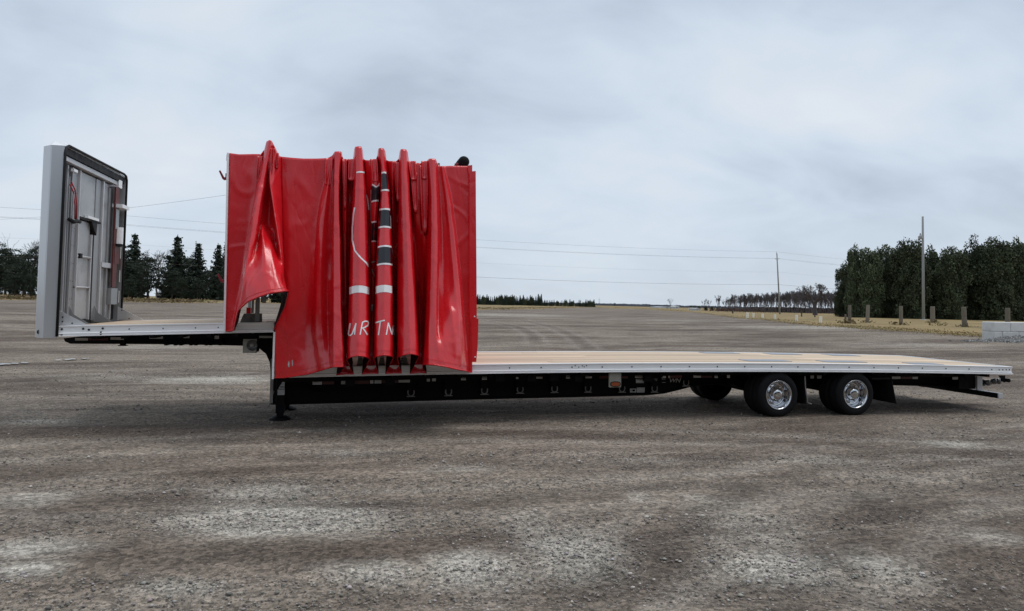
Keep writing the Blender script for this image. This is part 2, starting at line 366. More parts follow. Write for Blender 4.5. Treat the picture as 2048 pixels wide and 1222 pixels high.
def blobs(X, Y, lst):
    out = np.zeros_like(X)
    for px, py, rx, ry, amp in lst:
        c = ground_at(px, py); l = ground_at(px-rx, py); r = ground_at(px+rx, py); u = ground_at(px, py-ry); d = ground_at(px, py+ry)
        ax = Vector((r.x-l.x, r.y-l.y))/2; wy = (Vector((u.x-d.x, u.y-d.y)).length)/2
        n = ax.normalized(); dx, dy = X-c.x, Y-c.y
        s = (dx*n.x + dy*n.y)/ax.length; q = (-dx*n.y + dy*n.x)/max(wy, 0.05)
        out = np.maximum(out, amp*np.exp(-(s*s+q*q)*0.9))
    return out
DUST = [(560, 1040, 210, 34, 1.3), (60, 1100, 130, 22, 0.9), (40, 1145, 90, 16, 0.9), (360, 1180, 110, 18, 0.75), (520, 985, 120, 24, 0.8), (950, 1140, 110, 44, 1.0),
        (750, 1150, 120, 30, 0.7), (1150, 1100, 120, 60, 0.85), (1070, 1060, 90, 40, 0.55), (1560, 1140, 140, 34, 1.0), (1490, 1050, 130, 60, 0.55), (1760, 1140, 90, 40, 0.7), (60, 1005, 100, 18, 0.8),
        (1900, 888, 70, 8, 0.9), (100, 845, 90, 7, 0.7), (430, 760, 150, 10, 0.9), (700, 905, 150, 10, 0.5), (1650, 920, 90, 10, 0.6), (920, 940, 110, 14, 0.5), (1290, 920, 160, 10, 0.45), (1980, 1080, 110, 20, 0.6),
        (1280, 1000, 40, 14, 0.6), (1400, 1000, 40, 14, 0.6), (230, 755, 160, 8, 0.5), (300, 695, 120, 6, 0.5), (1020, 630, 140, 3, 0.6), (1850, 690, 150, 5, 0.5), (1600, 655, 160, 4, 0.6), (1350, 640, 140, 3, 0.4)]
DAMP = [(1330, 1110, 90, 60, 0.9), (1500, 980, 90, 24, 0.8), (1750, 1010, 150, 40, 0.8), (700, 1012, 210, 8, 0.9), (120, 1030, 150, 9, 0.8), (300, 1080, 140, 24, 0.6), (1950, 1180, 120, 50, 0.7), (1720, 1200, 120, 30, 0.7), (640, 1100, 200, 30, 0.55),
        (170, 790, 200, 6, 0.8), (60, 762, 80, 5, 0.8), (1600, 690, 180, 4, 0.6), (300, 860, 200, 14, 0.5), (900, 870, 500, 10, 0.35), (1400, 660, 200, 3, 0.5), (1000, 655, 120, 4, 0.5)]
TRACKS = [([(-200, 925), (0, 908), (400, 884), (900, 868), (1400, 874), (2100, 915)], 1.0), ([(-100, 1010), (300, 1006), (700, 1014), (1100, 996), (1500, 962), (2100, 985)], 1.0), ([(1075, 690), (1068, 672), (1040, 655), (960, 640)], 0.8), ([(1180, 700), (1150, 675), (1110, 655), (1040, 640)], 0.8),
          ([(1100, 1260), (1300, 1100), (1480, 980), (1750, 900), (2150, 860)], 0.9), ([(1500, 1260), (1640, 1120), (1800, 1010), (2150, 930)], 0.9), ([(-100, 770), (250, 748), (500, 752)], 0.8), ([(-100, 800), (200, 782), (520, 790)], 0.7), ([(1300, 700), (1600, 680), (2048, 700)], 0.7)]
def track_field(X, Y):
    out = np.zeros_like(X)
    for path, amp in TRACKS:
        P = np.array([[p.x, p.y] for p in (ground_at(*q) for q in path)])
        m = np.interp(np.linspace(0, len(P)-1, 60), np.arange(len(P)), P[:, 0]), np.interp(np.linspace(0, len(P)-1, 60), np.arange(len(P)), P[:, 1])
        k = np.ones(9)/9; mx = np.convolve(np.pad(m[0], 4, 'edge'), k, 'valid'); my = np.convolve(np.pad(m[1], 4, 'edge'), k, 'valid')
        sel = np.hypot(X, Y) < 70; x = X[sel]; y = Y[sel]; d = np.full(len(x), 9.0)
        for i in range(59):
            ax, ay, bx, by = mx[i], my[i], mx[i+1], my[i+1]; L = (bx-ax)**2+(by-ay)**2+1e-9
            t = np.clip(((x-ax)*(bx-ax)+(y-ay)*(by-ay))/L, 0, 1); d = np.minimum(d, np.hypot(x-ax-t*(bx-ax), y-ay-t*(by-ay)))
        f = amp*np.exp(-(d/0.22)**2)-0.5*amp*np.exp(-((d-0.45)/0.18)**2)
        o = out[sel]; out[sel] = np.where(np.abs(f) > np.abs(o), f, o)
    return out
def build_ground():
    th = np.concatenate([np.arange(-180, -52, 4.0), np.arange(-52, 62, 0.3), np.arange(62, 180, 4.0)])
    rr = np.concatenate([[0.05], np.geomspace(0.6, 60, 330), np.geomspace(61, 9000, 150)])
    T, RR = np.meshgrid(np.radians(th), rr)
    X = RR*np.sin(T); Y = RR*np.cos(T); Z = terrain(X, Y)
    rng = np.random.default_rng(3)
    Z = Z + 0.012*np.sin(X*0.9+1.3*np.sin(Y*0.7))*np.sin(Y*2.1+np.sin(X*0.5)) + 0.008*np.sin(Y*5.1+X*0.35+2*np.sin(X*0.23))
    d = np.hypot(X, Y); Z = np.where(d > 300, Z-0.0, Z)
    nr, nt = X.shape
    v = np.stack([X, Y, Z], -1).reshape(-1, 3)
    i, j = np.meshgrid(np.arange(nr-1), np.arange(nt), indexing='ij'); j2 = (j+1) % nt
    f = np.stack([i*nt+j, i*nt+j2, (i+1)*nt+j2, (i+1)*nt+j], -1).reshape(-1, 4)[:, ::-1]
    me = bpy.data.meshes.new('ground'); me.vertices.add(len(v)); me.vertices.foreach_set('co', v.ravel())
    me.loops.add(f.size); me.loops.foreach_set('vertex_index', f.ravel().astype(np.int32))
    me.polygons.add(len(f)); me.polygons.foreach_set('loop_start', np.arange(0, f.size, 4, dtype=np.int32)); me.polygons.foreach_set('loop_total', np.full(len(f), 4, np.int32))
    me.update(); me.validate()
    for nm, lst in (('dust', DUST), ('damp', DAMP)):
        a = me.attributes.new(nm, 'FLOAT', 'POINT'); a.data.foreach_set('value', blobs(v[:, 0], v[:, 1], lst).astype(np.float32))
    a = me.attributes.new('track', 'FLOAT', 'POINT'); a.data.foreach_set('value', track_field(v[:, 0], v[:, 1]).astype(np.float32))
    me.polygons.foreach_set('use_smooth', [True]*len(me.polygons))
    o = link('ground', me, M['gravel']); tag(o, kind='structure', label='grey brown gravel lot with pale dusty patches')
build_ground()

# ---- dry grass beyond the edge of the lot
EDGE = [(-500, 606), (-200, 602), (0, 599), (120, 601), (245, 603), (330, 606), (420, 606), (470, 605), (700, 612), (900, 617), (955, 620), (1060, 618), (1190, 615), (1300, 619), (1400, 626), (1480, 636), (1560, 643), (1640, 652), (1720, 657), (1830, 664), (1930, 671), (1990, 676), (2060, 676), (2300, 684), (2700, 700)]
def edge_py(px):
    return float(np.interp(px, [e[0] for e in EDGE], [e[1] for e in EDGE]))
def build_field():
    mb = MB(); rnd = random.Random(5); rows = []
    pxs = np.arange(-500, 2701, 9.0)
    ks = [0, 0.25, 0.6, 1.2, 2.2, 4, 7, 12, 20, 40, 80, 160, 400, 1000, 3000, 7500]
    for px in pxs:
        g = ground_at(px, edge_py(px) + noise.noise((px*0.02, 0, 0))*1.2)
        d = Vector((g.x, g.y)).normalized(); jit = noise.noise((px*0.11, 3, 0))*0.8 + noise.noise((px*0.4, 9, 0))*0.5
        row = []
        for i, k_ in enumerate(ks):
            q = Vector((g.x, g.y)) + d*(k_ + (jit if i < 6 else 0))
            up = 0.0 if i == 0 else 0.05 + 0.05*noise.noise((q.x*0.25, q.y*0.25, 1))
            row.append((q.x, q.y, float(terrain(q.x, q.y)) + (-0.03 if i == 0 else up + 0.02)))
        rows.append(row)
    n = len(ks); vs_ = [p for r in rows for p in r]
    fs = [(i*n+j, (i+1)*n+j, (i+1)*n+j+1, i*n+j+1) for i in range(len(rows)-1) for j in range(n-1)]
    mb.add(vs_, fs); o = mb.build('grass_field', M['grass'], smooth=True)
    tag(o, kind='structure', label='straw coloured dry grass field beyond the gravel lot')
build_field()

def tinted(name, V, Fc, T, mat, parent=None, origin=None, smooth=False):
    me = bpy.data.meshes.new(name); V = np.asarray(V, np.float32); Fc = np.asarray(Fc, np.int32); k_ = Fc.shape[1]
    me.vertices.add(len(V)); me.vertices.foreach_set('co', V.ravel())
    me.loops.add(Fc.size); me.loops.foreach_set('vertex_index', Fc.ravel())
    me.polygons.add(len(Fc)); me.polygons.foreach_set('loop_start', np.arange(0, Fc.size, k_, dtype=np.int32)); me.polygons.foreach_set('loop_total', np.full(len(Fc), k_, np.int32))
    me.update()
    a = me.attributes.new('tint', 'FLOAT_COLOR', 'POINT'); C4 = np.ones((len(V), 4), np.float32); C4[:, :3] = T; a.data.foreach_set('color', C4.ravel())
    if smooth: me.polygons.foreach_set('use_smooth', [True]*len(me.polygons))
    return link(name, me, mat, parent, origin)

def build_pebbles():
    rng = np.random.default_rng(11)
    n = 150000
    r = 3.6*np.exp(rng.random(n)**0.9*np.log(22/3.6)); a = np.radians(rng.uniform(-32, 56, n))
    X = r*np.sin(a); Y = r*np.cos(a)
    du = blobs(X, Y, DUST); da = blobs(X, Y, DAMP)
    keep = rng.random(n) < np.clip(0.42+0.6*du-0.25*da, 0.08, 1)
    X, Y, du, r = X[keep], Y[keep], du[keep], r[keep]; n = len(X)
    s = np.clip(rng.lognormal(math.log(0.0056), 0.5, n), 0.003, 0.022)*(0.75+r*0.035)
    oct_ = np.array([(1, 0, 0), (-1, 0, 0), (0, 1, 0), (0, -1, 0), (0, 0, 1), (0, 0, -1)], float)
    fo = np.array([(0, 2, 4), (2, 1, 4), (1, 3, 4), (3, 0, 4), (2, 0, 5), (1, 2, 5), (3, 1, 5), (0, 3, 5)])
    jit = 1+rng.uniform(-0.35, 0.35, (n, 6, 3)); V = oct_[None]*jit
    V = V*s[:, None, None]*np.array([1.15, 1.0, 0.62]); th = rng.uniform(0, 6.28, n); c, q = np.cos(th), np.sin(th)
    x = V[..., 0]*c[:, None]-V[..., 1]*q[:, None]; y = V[..., 0]*q[:, None]+V[..., 1]*c[:, None]
    V = np.stack([x+X[:, None], y+Y[:, None], V[..., 2]+terrain(X, Y)[:, None]+(s*0.25)[:, None]], -1)
    Fc = (fo[None]+6*np.arange(n)[:, None, None]).reshape(-1, 3)
    br = np.clip(rng.lognormal(math.log(0.225), 0.36, n)*(1+0.55*du), 0.14, 0.55)
    tint = np.stack([br*1.02, br*0.94, br*0.855], -1)*(1+rng.uniform(-0.06, 0.06, (n, 3)))
    o = tinted('gravel_stones', V.reshape(-1, 3), Fc, np.repeat(tint, 6, 0), M['pebble']); tag(o, 'loose grey gravel stones strewn over the lot', 'gravel', kind='stuff')
build_pebbles()
# larger pale stones one can point out
def big_stone(px, py, w, label, rnd=random.Random(8)):
    g = ground_at(px, py); bm = bmesh.new(); bmesh.ops.create_icosphere(bm, subdivisions=2, radius=1)
    s = w*dep(g)/FPX/2
    for v in bm.verts:
        k_ = 1+0.25*noise.noise(v.co*1.3+Vector((px, py, 0))); v.co = Vector((v.co.x*s*k_, v.co.y*s*0.8*k_, v.co.z*s*0.42*k_))
    me = bpy.data.meshes.new('pale_stone'); bm.to_mesh(me); bm.free()
    o = link('pale_stone', me, M['stone'], None, g+Vector((0, 0, s*0.18))); tag(o, label, 'stone', 'pale stones lying on the gravel')
for px, py, w, lb in [(1260, 1152, 10, 'flat pale stone beside the damp dark track, nearest the light gravel'), (1308, 1161, 7, 'small pale stone on the damp brown strip at the front'), (1519, 1168, 10, 'long pale stone at the lower edge of the stony patch'), (1566, 1178, 7, 'round whitish stone at the front, right of the long pale one'),
                     (1844, 1152, 12, 'largest pale stone on the dark gravel at lower right'), (1890, 1162, 8, 'small pale stone right of the largest one at lower right'), (1293, 1034, 10, 'wide pale stone in the middle of the brown gravel'), (1405, 1034, 10, 'wide pale stone right of the middle of the lot'), (1420, 950, 7, 'small round white stone standing up near the stony patch'),
                     (1266, 1178, 9, 'flat grey pale stone under the damp track at the bottom'), (1360, 1124, 7, 'white stone on the damp brown track itself')]:
    big_stone(px, py, w, lb)
# shallow puddle on the left
def puddle():
    m = bpy.data.materials.new('puddle_water'); m.use_nodes = True; b = m.node_tree.nodes['Principled BSDF']
    nt = m.node_tree.nodes.new('ShaderNodeTexNoise'); nt.inputs['Scale'].default_value = 3; bp = m.node_tree.nodes.new('ShaderNodeBump'); bp.inputs['Strength'].default_value = 0.03
    m.node_tree.links.new(nt.outputs[0], bp.inputs['Height']); m.node_tree.links.new(bp.outputs[0], b.inputs['Normal'])
    b.inputs['Base Color'].default_value = (0.06, 0.06, 0.055, 1); b.inputs['Roughness'].default_value = 0.03; b.inputs['IOR'].default_value = 1.33; b.inputs['Specular IOR Level'].default_value = 0.8
    rp = random.Random(14); blobs_ = []
    for cx_p, cy_p, rx_p, ry_p in ((-30, 733, 26, 1.4), (8, 731, 17, 1.1), (30, 729.6, 9, .7), (50, 728.4, 11, .8), (140, 721.2, 14, .9), (172, 719.3, 12, .45), (118, 722.8, 7, .5), (215, 746, 10, .5)):
        blobs_.append([(cx_p+rx_p*math.cos(a_)*rp.uniform(.75, 1.15), cy_p-0.045*rx_p*math.cos(a_)+ry_p*math.sin(a_)*rp.uniform(.6, 1.2)) for a_ in [2*math.pi*i/14 for i in range(14)]])
    for pts in blobs_:
        vs_ = []
        for px, py in pts:
            g = ground_at(px, py); vs_.append((g.x, g.y, g.z+0.035))
        mb = MB(); mb.add(vs_, [tuple(range(len(vs_)))]); o = mb.build('puddle', m, fix=False); tag(o, kind='structure', label='thin bright puddle lying in a wheel rut on the gravel')
        for p in o.data.polygons:
            if p.normal.z < 0: p.flip()
puddle()

# ------------------------------------------------------------------ vegetation builders (each about 10 m tall, base at the origin)
def quads(C, S, rng, flat=0.0, up=None):
    """small randomly turned leaf-clump faces at centres C with sizes S"""
    n = len(C); a = rng.normal(size=(n, 3)); 
    if up is not None: a = a*(1-flat)+up*flat
    a /= np.linalg.norm(a, axis=1)[:, None]; b = np.cross(a, rng.normal(size=(n, 3))); b /= np.linalg.norm(b, axis=1)[:, None]; c = np.cross(a, b)
    S = S[:, None]; asp = rng.uniform(0.45, 0.9, n)[:, None]
    b = b*S; c = c*S*asp
    V = np.stack([C-b-c*0.4, C+b*0.25-c, C+b+c*0.3, C-b*0.3+c], 1)
    return V.reshape(-1, 3), np.arange(4*n).reshape(-1, 4)
def spruce_meshes(seed, R=1.9, sparse=1.0, droop=0.25, low=0.10, raggy=0.3):
    rng = np.random.default_rng(seed); C = []; S = []; T = []; UP = []
    tk = MB(); bend = rng.normal(size=2)*0.12
    tk.tube([(0, 0, -0.3), (bend[0]*0.4, bend[1]*0.4, 3.5), (bend[0], bend[1], 7), (bend[0], bend[1], 9.9)], [0.20, 0.15, 0.09, 0.02], 7)
    z = 10*low
    while z < 9.85:
        t = z/10; Lm = R*(1-t)**0.8*(0.85+raggy*rng.normal()*0.5) + 0.10
        if t < 0.3: Lm *= 0.8+0.6*t
        nb = max(4, int((7 if t < 0.6 else 6)*sparse*rng.uniform(0.8, 1.2))); a0 = rng.uniform(0, 6.28)
        for k_ in range(nb):
            a = a0+6.283*k_/nb+rng.normal()*0.25; Lb = max(Lm*rng.uniform(0.55, 1.15), 0.12)
            dirv = np.array([math.cos(a), math.sin(a), 0]); m = max(3, int(Lb/0.16)); rise = 0.10+0.5*t
            tip = dirv*Lb + np.array([0, 0, -droop*Lb+rise*Lb*0.5])
            if Lb > 0.5: tk.tube([(0, 0, z), tuple(dirv*Lb*0.5+np.array([0, 0, z-droop*Lb*0.3])), tuple(tip*0.95+np.array([0, 0, z]))], [0.03, 0.018, 0.006], 3, False)
            for q in range(m):
                s = (q+rng.random())/m
                if s < 0.12: continue
                w = 0.22*Lb*(1-0.6*s); p = dirv*Lb*s + np.array([-dirv[1], dirv[0], 0])*rng.normal()*w*0.6
                p[2] = z-droop*Lb*math.sin(s*2.2)*0.9+rise*Lb*s*s*0.6 - abs(rng.normal())*0.10
                for _ in range(3):
                    C.append(p+rng.normal(size=3)*np.array([.11, .11, .07])); S.append(rng.uniform(0.13, 0.27)*(0.7+0.5*(1-t)))
                    g = rng.uniform(0.75, 1.25)*(0.8+0.35*s); T.append((0.030*g, 0.043*g, 0.030*g)); UP.append(np.array([dirv[0]*0.3, dirv[1]*0.3, 1]))
        z += rng.uniform(0.20, 0.34)
    for q in range(14):
        C.append(np.array([bend[0], bend[1], 9.55+q*0.05])+rng.normal(size=3)*0.04*(1.5-q*0.08)); S.append(0.09); T.append((0.030, 0.042, 0.028)); UP.append(np.array([1., 0, 0]))
    V, Fq = quads(np.array(C), np.array(S), rng, 0.45, np.array(UP)); return tk, V, Fq, np.repeat(np.array(T), 4, 0)
def pine_meshes(seed, H0=0.35):
    rng = np.random.default_rng(seed); C = []; S = []; T = []; tk = MB()
    lean = rng.normal(size=2)*0.3
    P = lambda z: np.array([lean[0]*z/10, lean[1]*z/10, z])
    tk.tube([tuple(P(z)) for z in (-0.3, 3, 6, 8.5, 9.6)], [0.24, 0.19, 0.13, 0.07, 0.03], 7)
    nb = 44
    for k_ in range(nb):
        z = 10*(H0+(0.97-H0)*(k_/nb))+rng.normal()*0.2; a = k_*2.4+rng.normal()*0.4
        Lb = (2.3*(1-((z/10-0.55)/0.6)**2)*rng.uniform(0.5, 1.1)); Lb = max(Lb, 0.5)
        tip = P(z)+np.array([math.cos(a)*Lb, math.sin(a)*Lb, Lb*rng.uniform(0.0, 0.35)])
        tk.tube([tuple(P(z-0.2)), tuple((P(z)+tip)/2), tuple(tip)], [0.055, 0.035, 0.012], 4, False)
        for q in range(rng.integers(3, 6)):
            s = rng.uniform(0.45, 1.08); cc = P(z)*(1-s)+tip*s+rng.normal(size=3)*np.array([.3, .3, .12])
            m = rng.integers(22, 40); off = rng.normal(size=(m, 3))*np.array([.36, .36, .17])
            for o_ in off:
                C.append(cc+o_); S.append(rng.uniform(0.08, 0.17)); g = rng.uniform(0.75, 1.25); T.append((0.027*g, 0.038*g, 0.025*g))
    V, Fq = quads(np.array(C), np.array(S), rng); return tk, V, Fq, np.repeat(np.array(T), 4, 0)
def cedar_meshes(seed, W=2.2, leaders=4):
    rng = np.random.default_rng(seed); C = []; S = []; T = []; tk = MB()
    tk.tube([(0, 0, -0.3), (0.05, 0, 4), (0, 0.05, 8)], [0.25, 0.17, 0.06], 7)
    cols = [(0, 0, 9.1, W*0.85)]
    for k_ in range(leaders):
        a = 6.283*k_/leaders+rng.uniform(-.5, .5); r = W*rng.uniform(0.4, 0.7); cols.append((r*math.cos(a), r*math.sin(a), rng.uniform(5.2, 8.6), W*rng.uniform(0.45, 0.65)))
    for tx, ty, H, w in cols:
        n = 46 if (tx, ty) == (0, 0) else 30
        for q in range(n):
            z = H*rng.uniform(0.03, 0.96); t = z/H; prof = w*math.sqrt(max(0.10, 1-max(0, (t-0.42)/0.60)**2.0))*(0.8+0.2*min(1, t*5))
            a = rng.uniform(0, 6.283); r = prof*rng.uniform(0.45, 0.95); c = np.array([tx*(0.3+0.7*t)+r*math.cos(a), ty*(0.3+0.7*t)+r*math.sin(a), z])
            pr = rng.uniform(0.48, 0.98)*(1 if t < 0.9 else 0.85); m = int(105*pr/0.6); d = rng.normal(size=(m, 3)); d /= np.linalg.norm(d, axis=1)[:, None]
            P = c+d*pr*rng.uniform(0.55, 1.08, m)[:, None]*np.array([0.95, 0.95, 1.1]); P[:, 2] = np.maximum(P[:, 2], 0.05)
            g = rng.uniform(0.65, 1.25)*rng.uniform(0.7, 1.3, m)
            C.append(P); S.append(rng.uniform(0.06, 0.17, m)); T.append(np.stack([0.066*g, 0.082*g, 0.044*g], 1))
    V, Fq = quads(np.concatenate(C), np.concatenate(S), rng); V[:, 2] *= 10/np.percentile(V[:, 2], 99.93); return tk, V, Fq, np.repeat(np.concatenate(T), 4, 0)
def bare_meshes(seed, spread=0.5, trunk=0.35, levels=5, r0=0.16, twig=0.012):
    rnd = random.Random(seed); tk = MB(); cr_ = MB()
    def grow(p, d, L, r, lev):
        q = p + d*L*0.5 + Vector((rnd.gauss(0, .05), rnd.gauss(0, .05), 0.02))*L; e2 = q + (d+Vector((rnd.gauss(0, .16), rnd.gauss(0, .16), 0.08))).normalized()*L*0.5
        (tk if lev == 0 else cr_).tube([p, q, e2], [r, r*0.82, max(r*0.62, twig)], 6 if lev == 0 else 3, False)
        if lev >= levels: return
        nb = rnd.choice((2, 3, 3)) if lev else rnd.choice((4, 5))
        for k_ in range(nb):
            a = rnd.uniform(0, 6.28); ax = d.orthogonal().normalized(); ax.rotate(Matrix.Rotation(a, 3, d)); sp = spread*rnd.uniform(0.5, 1.3)
            nd = (d+ax*sp+Vector((0, 0, 0.12))).normalized(); s = e2 if k_ < 2 else q.lerp(e2, rnd.uniform(0.2, 0.9))
            grow(s, nd, L*rnd.uniform(0.58, 0.82)*(0.75 if lev == 0 else 1), max(r*0.55, twig), lev+1)
    grow(Vector((0, 0, -0.2)), Vector((rnd.gauss(0, .04), rnd.gauss(0, .04), 1)).normalized(), 10*trunk, r0, 0)
    for mb in (tk, cr_):
        zmax = max(v[2] for v in cr_.v)
    k_ = 10/zmax
    for mb in (tk, cr_): mb.v = [(x*k_, y*k_, z*k_) for x, y, z in mb.v]
    return tk, cr_
def make_tree(name, gen, mat, trunkmat):
    tk, V, Fq, T = gen; root = thing(name, (0, 0, 0)); tk.build('trunk', trunkmat, root, fix=False, smooth=True); tinted('crown', V, Fq, T, mat, root); return root
def make_bare(name, gen):
    tk, c = gen; root = thing(name, (0, 0, 0)); tk.build('trunk', M['bare'], root, fix=False, smooth=True); c.build('crown', M['bare'], root, fix=False); return root
USED = set(); RND = random.Random(21)
def plant(proto, loc, H, W=None, label=None, cat='tree', group=None, rot=None):
    W = W or H
    if proto in USED: o = copy_tree(proto, loc)
    else: o = proto; USED.add(proto); o.location = loc
    o.location = loc; o.scale = (W/10, W/10, H/10); o.rotation_euler = (0, 0, RND.uniform(0, 6.28) if rot is None else rot)
    tag(o, label, cat, group); return o
def spot(px, Y):
    """world point on the terrain in the direction of column px at depth Y"""
    d = ray(px, 560); x = d.x/d.y*Y; return Vector((x, Y, float(terrain(x, Y))))
def topz(px, py, p):
    d = ray(px, py); return (CAM + d*(p.y/d.y)).z

SPR = [make_tree('spruce_tree', spruce_meshes(s, R, sp, dr, lo), M['needle'], M['bark']) for s, R, sp, dr, lo in ((1, 2.5, 1.3, 0.30, 0.08), (2, 3.1, 1.3, 0.22, 0.06), (3, 2.8, 1.25, 0.34, 0.08))]
PIN = [make_tree('pine_tree', pine_meshes(s, h0), M['needle'], M['bark']) for s, h0 in ((5, 0.20), (6, 0.12))]
CED = [make_tree('cedar_tree', cedar_meshes(s, w, l), M['cedar'], M['bark']) for s, w, l in ((31, 2.5, 4), (32, 2.3, 3), (33, 2.8, 5), (34, 2.4, 4))]
BAR = [make_bare('bare_tree', bare_meshes(s, sp, tr, 5, 0.13, 0.014)) for s, sp, tr in ((41, 0.42, 0.36), (42, 0.34, 0.42), (43, 0.50, 0.32))]
FARB = [make_bare('bare_tree', bare_meshes(s, sp, tr, 5, 0.19, 0.042)) for s, sp, tr in ((61, 0.36, 0.40), (62, 0.30, 0.46), (63, 0.44, 0.36), (64, 0.34, 0.44))]
BIGB = make_bare('bare_tree', bare_meshes(52, 0.66, 0.17, 6, 0.26, 0.016))
DEAD = make_bare('dead_conifer', bare_meshes(55, 0.55, 0.62, 3, 0.10, 0.012))

def tr(proto, px, top, Y, wf, label, group=None, cat='tree', rot=None):
    p = spot(px, Y); H = topz(px, top, p)-p.z
    return plant(proto, p, H, H*wf, label, cat, group, rot)
# left hand shelter belt
g_ = 'conifers of the left shelter belt'
for k_, (kind, i, px, top, Y, wf, lb) in enumerate([
    ('s', 0, 267, 469, 138, 1.2, 'tall narrow spruce standing just right of the upright aluminium bulkhead'), ('s', 1, 353, 472, 136, 1.2, 'broad layered spruce midway between bulkhead and red tarp'),
    ('s', 2, 395, 485, 140, 1.2, 'spruce with drooping grey green boughs, second left of the red tarp'), ('s', 0, 435, 489, 138, 1.15, 'spruce whose lower boughs are hidden by the red latch on the tarp'),
    ('s', 2, 452, 481, 150, 1.1, 'spruce half hidden by the left edge of the red tarp'), ('p', 0, 297, 510, 132, 1.15, 'low dark pine filling the gap right of the tall narrow spruce'),
    ('p', 1, 326, 530, 130, 0.95, 'low dark pine in front of the bare crown'), ('p', 0, 376, 512, 145, 0.9, 'dark pine behind the gap between the two layered spruces'), ('p', 1, 416, 540, 132, 0.95, 'low dark pine above the dark shed'),
    ('p', 0, 241, 496, 142, 1.0, 'pine peeping out beside the black edge of the bulkhead'), ('p', 1, 282, 530, 128, 1.1, 'short dark pine with its trunk in the dry weeds'), ('p', 0, 345, 540, 129, 1.0, 'short pine before the broad layered spruce'), ('p', 1, 447, 540, 130, 1.0, 'short pine at the left edge of the tarp'),
    ('p', 0, 12, 492, 140, 1.05, 'dark pine at the left border of the photograph'), ('p', 1, 64, 492, 142, 0.9, 'dark pine touching the left side of the bulkhead'), ('p', 1, 34, 512, 134, 1.15, 'low spreading pine under the dead leafless conifer'), ('p', 0, -8, 505, 134, 1.1, 'dark pine cut off by the left border'),
    ('p', 0, 52, 520, 130, 1.1, 'low dark pine right under the bare twigs by the bulkhead'), ('p', 1, 20, 528, 128, 1.1, 'low pine with its trunk in front of the straw grass at far left'),
    ('s', 1, 100, 480, 141, 1.0, 'spruce hidden behind the bulkhead'), ('p', 0, 130, 505, 135, 1.1, 'pine hidden behind the bulkhead panels'), ('s', 2, 165, 474, 139, 1.0, 'spruce hidden behind the bulkhead door'), ('p', 1, 200, 500, 133, 1.1, 'pine hidden behind the maroon strip of the bulkhead'),
    ('p', 0, 258, 556, 126, 1.2, 'low dark pine at the foot of the tall narrow spruce'), ('p', 1, 366, 556, 127, 1.2, 'low dark pine in front of the two layered spruces'), ('p', 0, 396, 558, 127, 1.2, 'low dark pine left of the dark shed'),
    ('p', 1, -2, 540, 150, 1.3, 'dark pine low behind the left border'), ('p', 0, 30, 548, 126, 1.3, 'lowest dark pine in front at far left'), ('p', 1, 62, 548, 126, 1.3, 'lowest dark pine in front beside the bulkhead'), ('p', 0, 48, 504, 154, 1.0, 'tall dark pine behind the dead conifer'),
    ('s', 0, 490, 480, 144, 1.0, 'spruce hidden behind the red tarp'), ('p', 1, 525, 515, 136, 1.1, 'pine hidden behind the red tarp flap'), ('s', 1, 565, 478, 142, 1.0, 'spruce hidden behind the plain red panel')]):
    tr((SPR if kind == 's' else PIN)[i], px, top, Y, wf, lb, g_)
tr(DEAD, 40, 468, 146, 1.0, 'dead leafless conifer rising above the pines at far left', cat='tree')
tr(BAR[0], 72, 478, 150, 0.9, 'thin bare tree right beside the left edge of the bulkhead', cat='tree')
tr(BAR[2], 318, 496, 158, 1.35, 'rounded bare crown between the spruces left of the tarp', cat='tree')
tr(BAR[1], 299, 515, 160, 1.2, 'smaller bare tree behind the low dark pine', cat='tree')
# right hand row of cedars
ced = [(1680, 572, 92, 0.80), (1695, 530, 90, 0.66), (1716, 490, 88, 0.72), (1741, 498, 86, 0.72), (1766, 494, 85, 0.70), (1792, 482, 84, 0.70), (1822, 482, 83, 0.70), (1853, 497, 82, 0.72), (1880, 500, 82, 0.68),
       (1903, 497, 81, 0.72), (1940, 475, 80, 0.74), (1966, 490, 80, 0.70), (1990, 480, 79, 0.74), (2022, 480, 79, 0.74), (2054, 478, 78, 0.76), (2088, 484, 78, 0.76), (2120, 478, 77, 0.76)]
lbs = ['low rounded cedar at the left foot of the dark cedar row, beside the bare tree', 'left sloping cedar, second in the cedar row', 'cedar with a pointed top, third from the left of the row', 'cedar between the pointed one and the pole side, fourth from the left', 'cedar fifth from the left with a flat crown',
       'tall rounded cedar left of the light pole', 'cedar directly left behind the light pole', 'cedar directly right behind the light pole', 'lower cedar in the dip right of the light pole', 'cedar between the dip and the tallest one', 'tallest cedar, right of the dip beside the light pole', 'cedar just right of the tallest one',
       'cedar above the pale concrete blocks', 'cedar behind the post that stands over the concrete blocks', 'cedar at the right border of the photograph', 'cedar beyond the right border', 'farther cedar beyond the right border']
for k_, (px, top, Y, wf) in enumerate(ced): tr(CED[(k_*3+k_//4) % 4], px, top-1+3*math.sin(k_*4.1), Y+2.5*math.sin(k_*1.9), wf*(1.05+0.16*math.sin(k_*2.3)), lbs[k_], 'cedars in the right hand row')
bk = [(1712, 560), (1730, 525), (1755, 515), (1780, 508), (1806, 505), (1838, 512), (1866, 520), (1890, 522), (1920, 512), (1952, 505), (1978, 505), (2006, 500), (2040, 500)]
for k_, (px, top) in enumerate(bk): tr(CED[(k_+2) % 4], px, top, 90, 0.8, 'lower cedar of the second row, filling gaps behind the front cedars', 'cedars of the second row')
tr(BIGB, 1631, 566, 112, 1.15, 'spreading bare tree at the left end of the cedar row')
